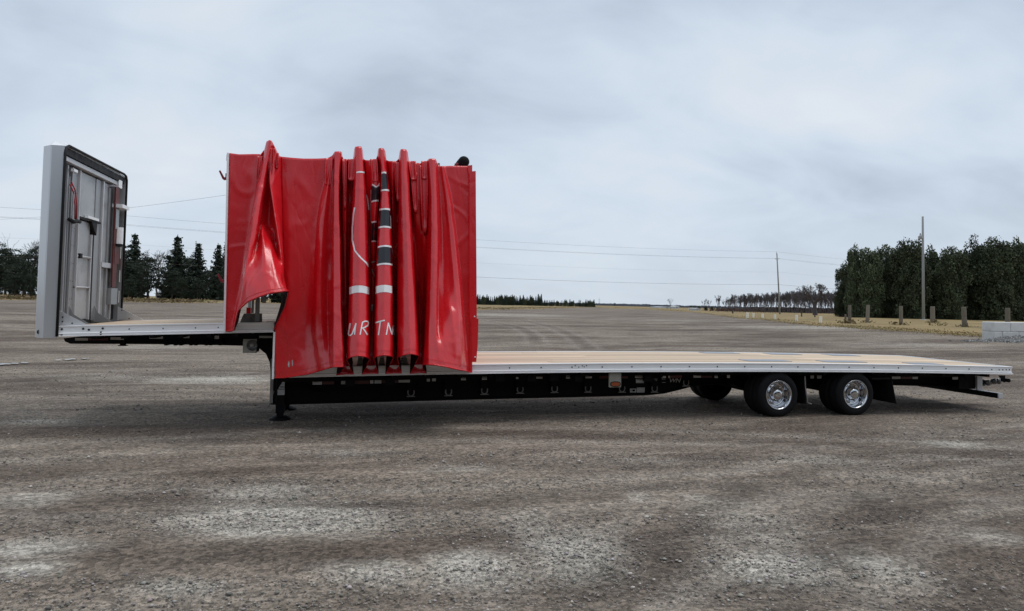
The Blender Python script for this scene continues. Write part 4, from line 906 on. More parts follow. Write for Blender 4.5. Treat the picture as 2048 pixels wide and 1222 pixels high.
def text(s, name, px0, px1, py0, py1, Y, mat, parent, shear=0.0):
    cu = bpy.data.curves.new(name, 'FONT'); cu.body = s; cu.shear = shear; cu.extrude = 0.001; cu.offset = 0.018
    to = bpy.data.objects.new(name, cu); COL.objects.link(to); bpy.context.view_layer.update()
    me = bpy.data.meshes.new_from_object(to.evaluated_get(bpy.context.evaluated_depsgraph_get())); bpy.data.objects.remove(to)
    n = len(me.vertices); co = np.empty(n*3, np.float32); me.vertices.foreach_get('co', co); co = co.reshape(-1, 3)
    mn, mx = co.min(0), co.max(0); a = at(px0, py1, Y); b = at(px1, py0, Y); og = ORG[parent]
    out = np.stack([a.x+(co[:, 0]-mn[0])/(mx[0]-mn[0])*(b.x-a.x)-og.x, Y-co[:, 2]-og.y, a.z+(co[:, 1]-mn[1])/(mx[1]-mn[1])*(b.z-a.z)-og.z], -1)
    me.vertices.foreach_set('co', out.astype(np.float32).ravel()); me.materials.clear(); me.name = name
    return link(name, me, mat, parent)
text('WN', 'lettering', 1339.5, 1362, 757, 764.8, 11.21, M['decal'], TR, 0.25)
# landing gear
def landing_leg(Y):
    c = at(560, 838, 11.2).x
    l = MB().box(c-.065, c+.065, Y-.065, Y+.065, 0.10, 0.70).build('landing_leg', M['black'], TR, bevel=.008)
    MB().box(c-.05, c+.05, Y-.05, Y+.05, 0.03, 0.099).build('inner_leg', M['black'], l)
    MB().lathe([(.05, .055), (.10, .045), (.16, .018), (.165, 0)], (c, Y, 0.004), 'z', 20).build('foot', M['black'], l)
    return l, c
l, c = landing_leg(11.2); landing_leg(12.2)
p0, p1 = at(555, 790, 11.13), at(569.5, 779, 11.13)
MB().box(p0.x, p1.x, 11.128, 11.134, p0.z, p1.z).build('warning_plate', M['decal'], l)
p0, p1 = at(556.5, 778, 11.13), at(569.5, 760, 11.13)
MB().prism([(p0.x, p0.z), (p1.x, p0.z), (p1.x, p1.z), (p0.x+.07, p1.z)], 'y', 11.128, 11.134).build('warning_plate', M['decal'], l)
for dz in (.035, .075, .115, .02): MB().box(p0.x+.03, p1.x-.008, 11.124, 11.1275, p0.z+dz, p0.z+dz+.006).build('plate_mark', M['black'], l)
MB().tube([(c, 11.27, .55), (c, 12.14, .55)], 0.025, 8).build('cross_shaft', M['black'], TR)
MB().tube([(c, 11.2, .62), (c+.9, 11.35, .32)], 0.025, 8).build('leg_brace', M['black'], TR)
q = at(537, 812, 11.0); MB().tube([(q.x, 11.0, q.z), (q.x+.02, 11.0, q.z+.05), (q.x+.06, 11.05, q.z+.22)], .012, 6).build('crank_handle', M['steel'], TR)
# upper coupler plate with ribs
for px0, px1, py0, py1 in ((328, 445, 680, 689),):
    a = at(px0, py1, 11.1); b = at(px1, py0, 11.1); MB().box(a.x, b.x, 11.08, 12.3, a.z, b.z+.05).build('coupler_plate', M['black'], TR)
for px in (331, 350, 361, 381, 391, 412, 421, 440):
    a = at(px, 691, 11.05); MB().box(a.x-.02, a.x+.02, 11.05, 12.3, a.z, a.z+.06).build('coupler_rib', M['black'], TR)
k_ = at(246, 690, 11.3); m = MB().box(k_.x-.035, k_.x+.035, 11.27, 11.33, k_.z, k_.z+.08); m.box(k_.x-.055, k_.x+.055, 11.25, 11.35, k_.z-.012, k_.z-.0005); m.build('parking_stub', M['black'], TR)
# work lamp under the step
a = at(485, 706, 10.72); b = at(513.5, 678, 10.72)
wl_ = MB().box(a.x, b.x, 10.72, 10.84, a.z, b.z).build('work_lamp', M['lampbox'], TR, bevel=.006)
cc = Vector(((a.x+b.x)/2+.035, 10.72, (a.z+b.z)/2+.01))
MB().lathe([(.078, -.002), (.078, .012), (.066, .016), (.060, .004), (.035, .002)], cc, 'y', 24, -1, False).build('lamp_ring', M['lens'], wl_, smooth=True)
MB().lathe([(.034, .0), (.030, .014), (.004, .018)], cc, 'y', 16, -1).build('lamp_lens', M['lens_in'], wl_, smooth=True)
MB().box(a.x+.02, b.x-.02, 10.74, 10.82, b.z-.002, zup(a.x)-.004).build('lamp_stalk', M['black'], wl_)
MB().box(b.x+.003, b.x+.025, 10.74, 10.84, a.z+.02, b.z).build('lamp_side', M['black'], wl_)
# side turn lamp
a = at(1218.5, 775, 10.48); b = at(1243, 746, 10.48)
tl = MB().box(a.x, b.x, 10.48, 10.53, a.z, b.z).build('turn_lamp', M['lampbox'], TR, bevel=.012)
cc = Vector(((a.x+b.x)/2, 10.48, a.z+.055))
def oval(rx, rz_, y0, y1): return MB().prism([(cc.x+rx*math.copysign(abs(math.cos(t))**.7, math.cos(t)), cc.z+rz_*math.copysign(abs(math.sin(t))**.8, math.sin(t))) for t in [2*math.pi*i/24 for i in range(24)]], 'y', y0, y1)
oval(.092, .044, 10.474, 10.479).build('lamp_gasket', M['gasket'], tl); oval(.076, .030, 10.466, 10.4735).build('lamp_lens', M['amber'], tl)
# axles, dual wheels
def tyre_mesh():
    return MB().lathe([(.235, .0), (.255, -.012), (.30, -.020), (.345, -.014), (.372, .006), (.383, .030), (.386, .065), (.383, .066), (.383, .076), (.386, .077), (.387, .103), (.384, .104), (.384, .114), (.387, .115), (.386, .150), (.383, .185), (.372, .209), (.345, .229), (.30, .234), (.255, .226), (.235, .214)], (0, 0, 0), 'y', 56, 1, False).mesh('tyre', smooth=True)
def rim_mesh(deep):
    if deep: pr = [(.246, -.006), (.250, -.012), (.244, -.018), (.233, -.012), (.224, .004), (.214, .030), (.206, .075), (.203, .120), (.196, .132), (.178, .136), (.150, .128), (.120, .118), (.112, .108), (.110, .06), (.092, .052), (.090, .020), (.078, .010), (.040, .006), (.001, .005)]
    else: pr = [(.240, .0), (.235, .004), (.222, .01), (.2, .05), (.16, .07), (.001, .08)]
    return MB().lathe(pr, (0, 0, 0), 'y', 48, 1, False).mesh('rim', smooth=True)
TY, RIM, RIMI = tyre_mesh(), rim_mesh(True), rim_mesh(False)
NUT = MB().lathe([(.014, 0), (.014, -.03), (.006, -.036)], (0, 0, 0), 'y', 6).mesh('lug_nut')
for me, mt in ((TY, 'rubber'), (RIM, 'chrome'), (RIMI, 'black'), (NUT, 'chrome')): me.materials.append(M[mt])
for ax in (7.08, 8.60):
    zc_ = 0.383
    for side in (1, -1):
        for outer in (1, 0):
            y = 10.425 if outer else 10.70
            if side < 0: y = 23.40-y
            t = link('wheel', TY, None, TR); t.location = Vector((ax, y, zc_))-ORG[TR]; t.scale = (1, side, 1)
            rm = link('rim', RIM if outer else RIMI, None, t); rm.location = (0, 0, 0)
            if outer:
                for k_ in range(10):
                    a = 2*math.pi*k_/10+.2; nu = link('lug_nut', NUT, None, t); nu.location = (.150*math.cos(a), .131, .150*math.sin(a))
    MB().tube([(ax, 10.55, zc_), (ax, 12.85, zc_)], .065, 10).build('axle', M['black'], TR)
    for Y in (11.2, 12.2):
        MB().prism([(ax-.55, .52), (ax-.50, .62), (ax+.1, .46), (ax+.3, .50), (ax+.3, .42), (ax-.1, .36)], 'y', Y-.05, Y+.05).build('trailing_arm', M['black'], TR)
        MB().lathe([(.13, 0), (.15, .05), (.15, .16), (.12, .2)], (ax+.30, Y, .47), 'z', 16).build('air_bag', M['rubber'], TR, smooth=True)
# mud flaps and hanger
def flap(px0, px1, py0, py1, Y, nm, mat='rubber'):
    a = at(px0, py1, Y); b = at(px1, py0, Y)
    MB().box((a.x+b.x)/2-.012, (a.x+b.x)/2+.012, Y, Y+.62, a.z, b.z).build(nm, M[mat], TR, bevel=.004); return a, b
for Y in (10.44, 12.35):
    x = at(1789, 800, 10.44).x; m = MB(); m.add([(x-.06, Y, .62), (x-.045, Y, .62), (x+.045, Y, .20), (x+.03, Y, .20), (x-.06, Y+.6, .62), (x-.045, Y+.6, .62), (x+.045, Y+.6, .20), (x+.03, Y+.6, .20)], [(0, 1, 2, 3), (7, 6, 5, 4), (0, 3, 7, 4), (1, 5, 6, 2), (0, 4, 5, 1), (3, 2, 6, 7)]); m.build('mud_flap', M['rubber'], TR)
    x2 = x-.02; MB().box(x-.45, x-.06, Y+.02, Y+.58, .63, .66).build('flap_hanger', M['black'], TR)
    x = at(1612, 790, 10.44).x; MB().box(x-.01, x+.008, Y, Y+.5, .22, .66).build('mud_flap', M['rubber'], TR)
    MB().tube([(x-.03, Y-.01, .70), (x-.02, Y-.012, .5), (x+.03, Y-.012, .24), (x+.10, Y-.012, .225)], .010, 6).build('flap_rod', M['steel'], TR)
# rear lamps and under-run guard
gz = 0.252
gx = 11.79
g_ = MB().box(gx, gx+.10, YN+.12, YF-.12, gz, gz+.10).build('underrun_guard', M['alu_bar'], TR, bevel=.008)
MB().box(gx-.004, gx-.001, YN+.14, YF-.14, gz+.005, gz+.095).build('guard_face', M['black'], g_)
for Y in (10.95, 12.3):
    MB().box(gx-.02, gx+.10, Y, Y+.04, gz+.102, zlo(gx)-.01).build('guard_post', M['alu_bar'], TR)
    MB().prism([(gx-.35, zlo(gx)-.02), (gx-.02, zlo(gx)-.02), (gx-.02, gz+.12)], 'y', Y+.045, Y+.06).build('guard_brace', M['black'], TR)
MB().box(gx-.4, gx-.03, 11.0, 12.4, gz+.12, zlo(gx)-.05).build('rear_crossbox', M['black'], TR)
for px, py in ((2013.5, 760.5),):
    c = at(px, py, 10.5); MB().lathe([(.034, -.1), (.036, .05), (.02, .06)], c, 'y', 16, -1).build('rubber_buffer', M['rubber'], TR, smooth=True)
for px in (1972, 1985, 1993):
    c = at(px, 764, 10.75); MB().lathe([(.05, .0), (.055, .06), (.02, .07)], (c.x, 10.75, c.z+(.02 if px > 1980 else -.01)), 'y', 16, -1).build('tail_lamp', M['lens'], TR, smooth=True)
a = at(2010.5, 751, 10.5); MB().prism([(a.x-.14, a.z), (a.x, a.z), (a.x, a.z-.13), (a.x-.03, a.z-.13)], 'y', 10.5, 10.52).build('lamp_bracket', M['black'], TR)
a = at(1843, 771, 12.0); MB().box(a.x-.06, a.x+.06, 11.9, 12.0, a.z-.02, a.z+.16).build('rear_hanger', M['red_tape'], TR)

# ------------------------------------------------------------------ front bulkhead (a part of the trailer)
XR, XF = -3.945, -4.225
BK = link('bulkhead', MB().box(XF-.035, XF-.02, 10.665, 12.68, 1.29, 3.90).mesh('bulkhead', ORG[TR]), M['alu_sheet'], TR)
def bpart(mb, nm, mat, **k): return mb.build(nm, M[mat], BK, **k)
def shell(sgn):
    Y0 = 10.392 if sgn > 0 else 12.955
    f = lambda x, d: (x, Y0+sgn*d)
    return [f(XR, 0), f(-4.10, 0), f(-4.122, .010), f(-4.250, .138), f(-4.262, .158), f(-4.262, .27), f(-4.242, .27), f(-4.242, .165), f(-4.10, .022), f(XR, .022)]
for s in (1, -1): bpart(MB().prism(shell(s), 'z', 1.278, 3.90), 'corner_shell', 'alu_shell')
for s in (1, -1):
    Y0 = 10.392 if s > 0 else 12.955
    bpart(MB().add([(XR, Y0, 3.902), (-4.11, Y0, 3.902), (-4.262, Y0+s*.15, 3.902), (-4.262, Y0+s*.27, 3.902), (XR, Y0+s*.26, 3.902), (XR-.03, Y0+s*.05, 3.965), (-4.09, Y0+s*.06, 3.965), (-4.18, Y0+s*.15, 3.955), (-4.18, Y0+s*.26, 3.955), (XR-.03, Y0+s*.26, 3.965)],
          [(0, 1, 2, 3, 4), (9, 8, 7, 6, 5), (0, 5, 6, 1), (1, 6, 7, 2), (2, 7, 8, 3), (3, 8, 9, 4), (4, 9, 5, 0)]), 'corner_cap', 'alu')
bpart(MB().box(-4.22, XR-.02, 10.66, 12.69, 3.905, 3.955), 'top_cap', 'alu_shell')
c = at(79, 664, 10.47); bpart(MB().lathe([(.032, -.06), (.032, .010), (.022, .014), (.018, .0), (.001, .002)], (c.x, 10.475, c.z), 'y', 16, -1), 'drain_port', 'gasket')
# black seal running round the rear edge
yp = 10.385; pth = [(yp, 1.30), (yp, 3.80), (yp+.03, 3.885), (yp+.12, 3.925), (12.80, 3.945), (12.90, 3.93), (12.95, 3.86), (12.95, 1.62)]
bpart(MB().tube([(XR+.012, y, z) for y, z in pth], .019, 8), 'edge_seal', 'gasket', smooth=True)
bpart(MB().box(-4.09, XR-.01, 10.44, 12.90, 3.80, 3.895), 'top_shade_strip', 'gasket')  # black box standing in for the shade inside the shell top
# stud frame (positions across the trailer measured on the photograph)
def yq(px): return -4.03/math.tan(math.atan((px+1.5-CXP)/FPX)+YAW)
def stud(px0, px1, z0, z1, nm='stud', mat='alu_dull', x0=-4.10, x1=-4.02):
    a, b = yq(px0), yq(px1); s = bpart(MB().box(x0, x1, a, b, z0, z1), nm, mat, bevel=.004); return s
ZB, ZT = 1.47, 3.70
bpart(MB().box(-4.12, XR-.03, 10.44, 12.60, 3.725, 3.79), 'header_beam', 'alu_bar', bevel=.004)
stud(123, 125.5, ZB, ZT); stud(127.5, 129, ZB, ZT-.15); stud(133, 136.5, ZB, ZT); stud(137, 146.8, ZB, ZT, x1=-4.035); stud(147, 148.6, ZB, ZT, mat='alu_bar', x1=-4.005)
stud(184, 194.5, ZB, ZT, x1=-4.035); stud(195, 197.0, ZB, ZT, mat='alu_bar', x1=-4.005); stud(209.5, 212, ZB, ZT-.05); stud(213.0, 218.0, ZB, ZT-.05, x1=-4.035); stud(218.5, 220.0, ZB, ZT, mat='alu_bar', x1=-4.01)
bpart(MB().box(-4.085, -4.07, yq(123), yq(147.2), ZB, ZT), 'panel', 'alu_dull')
bpart(MB().box(-4.06, -4.045, yq(148.8), yq(183.6), 3.04, ZT), 'panel', 'alu_sheet')
bpart(MB().box(-4.06, -4.045, yq(197.2), yq(209.2), 2.41, ZT), 'panel', 'alu_sheet')
bpart(MB().box(-4.07, -4.055, yq(197.2), yq(209.2), ZB, 2.315), 'panel', 'alu_sheet')
bpart(MB().box(-4.068, -4.055, yq(220.5), yq(236), ZB, ZT), 'panel', 'gasket')
bpart(MB().box(-4.03, -3.99, yq(196), yq(219), 2.32, 2.40), 'crossbar', 'alu_bar')
# access door with lock bars
door = bpart(MB().box(-4.062, -4.042, yq(149.2), yq(176), ZB+.03, 2.98), 'door', 'alu_sheet', bevel=.006)
bpart(MB().box(-4.08, -4.03, yq(178.4), yq(183.4), ZB-.01, 2.97), 'door_gap', 'gasket')
bpart(MB().box(-4.06, -4.015, yq(176.3), yq(178), ZB+.02, 2.80), 'door_frame', 'alu_bar')
bpart(MB().box(-4.075, -4.01, yq(149), yq(182), ZB-.03, ZB+.012), 'door_sill', 'gasket')
bpart(MB().box(-4.08, -4.00, yq(149), yq(192), 3.0, 3.03), 'door_header', 'gasket')
for z, a, b, r in ((3.02, 149, 190, .022), (2.44, 148, 178, .018), (1.98, 147, 177, .016)): MB().tube([(-4.03, yq(a), z), (-4.03, yq(b), z+.0)], r, 8).build('lock_bar', M['alu_bar'], door if False else BK, smooth=True)
bpart(MB().box(-4.04, -3.99, yq(164), yq(186), 3.03, 3.07), 'latch_box', 'alu')
bpart(MB().prism([(yq(172), 2.99), (yq(183), 2.99), (yq(182), 2.80), (yq(178), 2.86)], 'x', -4.03, -3.99), 'door_strap', 'gasket')
bpart(MB().box(-4.02, -3.985, yq(151), yq(155), 2.41, 2.48), 'latch_handle', 'gasket')
# hoses, far side gear
bpart(MB().tube([(-3.98, yq(122), 3.42), (-3.97, yq(128), 3.33), (-3.965, yq(132), 3.15), (-3.965, yq(133), 2.95)], .010, 6), 'hose', 'hose', smooth=True)
bpart(MB().tube([(-3.97, yq(123), 3.46), (-3.96, yq(130), 3.36), (-3.955, yq(134), 3.15), (-3.955, yq(134.5), 2.9)], .010, 6), 'hose', 'hose', smooth=True)
bpart(MB().tube([(-3.97, yq(122), 2.93), (-3.95, yq(128), 2.90), (-3.95, yq(135), 2.93), (-3.96, yq(142), 2.93)], .028, 8), 'hose_clamp', 'gasket', smooth=True)
bpart(MB().box(-4.0, -3.96, yq(126), yq(134), 3.62, 3.66), 'hose_bracket', 'alu')
bpart(MB().tube([(-3.97, yq(126.5), 1.5), (-3.97, yq(128.5), 3.3)], .012, 6), 'conduit', 'alu_dull')
bpart(MB().box(-3.985, -3.962, 12.53, 12.72, 2.0, 3.68), 'gear_panel', 'maroon')
bpart(MB().box(-4.06, -3.96, 12.50, 12.80, 1.72, 1.99), 'gear_plate', 'alu_dull')
bpart(MB().box(-3.958, -3.952, 12.55, 12.70, 2.98, 3.32), 'gear_plate', 'alu_dull')
bpart(MB().tube([(-3.96, 12.72, 2.74), (-3.96, 12.72, 3.02)], .075, 14), 'air_tank', 'alu')
bpart(MB().tube([(-3.96, 12.70, 2.70), (-3.96, 12.70, 2.735)], .085, 12), 'tank_clamp', 'gasket')
bpart(MB().box(-3.99, -3.955, 12.57, 12.80, 2.4, 2.69), 'gear_bracket', 'maroon')
bpart(MB().box(-4.02, -3.86, 12.55, 12.90, 3.34, 3.40), 'tarp_stop', 'alu')
bpart(MB().box(-4.0, -3.95, 12.62, 12.78, 3.69, 3.82), 'junction_box', 'alu')
for k_, (z0, z1, mt) in enumerate(((1.75, 1.95, 'decal'), (2.1, 2.3, 'decal'), (2.5, 2.7, 'decal'), (2.3, 2.5, 'red_tape'))):
    bpart(MB().box(-3.957, -3.953, 12.84, 12.88, z0, z1), 'reflector_strip', mt)
# gussets at the foot
for Y, x1, z1 in ((10.46, -3.60, 1.66), (12.86, -3.56, 1.68)):
    zb = zup(-3.9)+RH+.002
    m = MB().prism([(XR-.02, zb), (x1, zb+.012), (x1-.06, zb+.05), (XR-.02, z1)], 'y', Y, Y+.008); m.box(XR, x1+.04, Y, Y+.18, zb, zb+.007); bpart(m, 'gusset', 'alu_bar')
for px in (140, 190):
    y = yq(px); zb = zup(-3.9)+RH; bpart(MB().prism([(-4.03, zb), (-3.74, zb), (-3.80, zb+.03), (-3.97, zb+.14), (-4.03, zb+.26)], 'y', y, y+.008), 'gusset', 'alu_dull')
for Y, z in ((10.458, 1.50), (10.458, 1.56), (12.858, 1.62)): bolt(BK, -3.90, Y, z, .9); bolt(BK, -3.78, Y, zup(-3.8)+RH+.03, .9)
for z in lin(1.55, 3.6, 9):
    for px in (129.3, 142): bolt(BK, -3.965 if px < 140 else -4.02, yq(px), z, .45)

# ------------------------------------------------------------------ the sliding tarp system
TP = thing('sliding_tarp', (0, 11.7, 0.9), 'red sliding tarp bunched up in pleats on the middle of the trailer', 'tarp')
Y0T = 10.36
def pchip(xk, yk, x):
    xk = np.asarray(xk, float); yk = np.asarray(yk, float); n = len(xk)
    if n == 1: return np.full(len(x), yk[0])
    h = np.diff(xk); dl = np.diff(yk)/h
    if n == 2: return yk[0]+dl[0]*(x-xk[0])
    m = np.zeros(n)
    for i in range(1, n-1):
        if dl[i-1]*dl[i] > 0: w1, w2 = 2*h[i]+h[i-1], h[i]+2*h[i-1]; m[i] = (w1+w2)/(w1/dl[i-1]+w2/dl[i])
    m[0] = dl[0]*0.8; m[-1] = dl[-1]*0.8
    i = np.clip(np.searchsorted(xk, x)-1, 0, n-2); t = (x-xk[i])/h[i]
    return yk[i]*(2*t**3-3*t**2+1)+h[i]*m[i]*(t**3-2*t**2+t)+yk[i+1]*(3*t**2-2*t**3)+h[i]*m[i+1]*(t**3-t**2)
ROWS, SUBS = 110, 5
def lofted(spines, rows=ROWS, subs=SUBS, wr=0.006, seed=0.0, deep=1.3):
    tt = np.linspace(0, 1, rows); P = []
    for sp in spines:
        py = [k_[0] for k_ in sp]; y = py[0]+(py[-1]-py[0])*tt; px = pchip(py, [k_[1] for k_ in sp], y); d = pchip(py, [k_[2] for k_ in sp], y); d = np.where(d < 0, d*2.0, d*(deep*(0.80+0.85*tt)))
        P.append([at(a, b, Y0T-c_) for a, b, c_ in zip(px, y, d)])
    P = np.array([[tuple(v) for v in col] for col in P])            # spine, row, xyz
    ns = len(spines); cols = (ns-1)*subs+1; G = np.zeros((cols, rows, 3))
    for r in range(rows):
        Q = P[:, r]; ch = np.concatenate([[0], np.cumsum(np.maximum(np.linalg.norm(np.diff(Q, axis=0), axis=1), 1e-3))])
        u = np.concatenate([np.linspace(ch[i], ch[i+1], subs, endpoint=False) for i in range(ns-1)]+[[ch[-1]]])
        for c_ in range(3): G[:, r, c_] = 0.22*pchip(ch, Q[:, c_], u)+0.78*np.interp(u, ch, Q[:, c_])
    # creases and slack in the vinyl
    du = np.gradient(G, axis=0); dv = np.gradient(G, axis=1); N = np.cross(dv, du); N /= np.maximum(np.linalg.norm(N, axis=2, keepdims=True), 1e-9)
    N *= np.where(N[..., 1:2] > 0, -1, 1)*1.0
    for i in range(cols):
        for r in range(rows):
            x, y, z = G[i, r]; t = r/(rows-1)
            v = noise.noise((x*2.2+seed, y*2.2, z*0.9)) + 0.6*noise.noise((x*6+seed, y*5, z*2.0+5)) + (0.9*abs(noise.noise((x*9, y*7, z*5+seed))) if t > 0.86 else 0)
            w2 = noise.noise((x*1.7+z*1.1+seed, y*2, z*1.3-x*0.9)); v += 1.6*max(0, 0.12-abs(w2))/0.12*0.5
            k_ = min(1.0, 8*t)*min(1.0, 14*(1-t)+0.25)
            w3 = noise.noise((x*1.3-z*0.8+seed, 3.1, z*1.1+x*0.7)); m3 = min(1, max(0, noise.noise((x*0.9+seed*2, 7, z*0.8))+0.18)*3)
            m3 *= 0.25+0.75*min(1, max(0, (1.75-z)/0.6))
            v += m3*(1.2*max(0, 0.16-abs(w3))/0.16) + m3*1.0*max(0, 0.10-abs(noise.noise((x*3.1+z*2.2, seed, z*2.4-x*1.9))))/0.10
            if 3.2 < z: k_ *= 1.2
            G[i, r] += N[i, r]*wr*v*k_
    return G
def grid_faces(MBo, G, flip=False):
    c, r, _ = G.shape; n = len(MBo.v); MBo.v += [tuple(p) for p in G.reshape(-1, 3)]
    for i in range(c-1):
        for j in range(r-1):
            f = (n+i*r+j, n+i*r+j+1, n+(i+1)*r+j+1, n+(i+1)*r+j); MBo.f.append(f[::-1] if flip else f)
SA = [
 [(306, 459, 0), (663, 451.5, 0)],
 [(308.5, 478, .004), (480, 474, .0), (664, 458, .004)],
 [(308, 505, .004), (400, 500, 0), (560, 480, 0), (663, 463, .01)],
 [(308, 522, .0), (350, 517, .02), (400, 510, .02), (480, 496, .01), (560, 486, .01), (640, 472, .03), (662, 467, .02)],
 [(300, 528, -.05), (400, 508, .02), (480, 497, .05), (560, 490, .05), (640, 478, .02), (661, 469, .02)],
 [(283, 533, .05), (340, 521, .12), (400, 508, .20), (480, 494, .25), (540, 485, .29), (600, 481, .30), (640, 473, .22), (660.5, 468, .08)],
 [(280, 539, .11), (340, 526, .16), (400, 514, .25), (480, 501, .31), (560, 488, .36), (600, 482, .35), (622, 477, .33)],
 [(281, 542, .12), (340, 531, .16), (400, 522, .23), (480, 510, .28), (540, 497, .34), (580, 492, .38), (604, 497, .40)],
 [(286, 545, .07), (340, 535, .10), (400, 527, .10), (450, 521, .10), (480, 516, .16), (520, 509, .30), (560, 505, .38), (594, 520, .43)],
 [(290, 547, .05), (340, 538, .04), (400, 533, .0), (445, 527, .05), (458, 524, .20), (490, 527, .33), (540, 528, .40), (587, 543, .44)],
 [(294, 549, .08), (340, 542, .06), (400, 540, -.04), (450, 537, .0), (470, 536, .14), (500, 543, .32), (550, 552, .40), (584.5, 563, .42)],
 [(300, 551, .10), (350, 542, .10), (400, 545, .05), (470, 549, .04), (500, 553, .12), (530, 560, .30), (560, 563, .38), (583, 572, .40)],
 [(305, 553, .09), (352, 539, .14), (400, 545, .17), (450, 553, .21), (510, 562, .26), (545, 566, .30), (565, 564, .33), (583, 577, .38)],
 [(310, 555, .06), (370, 547, .12), (420, 553, .15), (480, 564, .16), (520, 567, .2), (545, 566.5, .25), (590, 576.5, .30)],
 [(312, 558, .02), (400, 556, .05), (480, 566, .04), (540, 568, .05), (600, 572, .14), (615, 570, .16)],
 [(313, 562, -.01), (480, 566, -.02), (583, 566, -.02), (640, 553, -.01), (662, 547.5, .01)]]
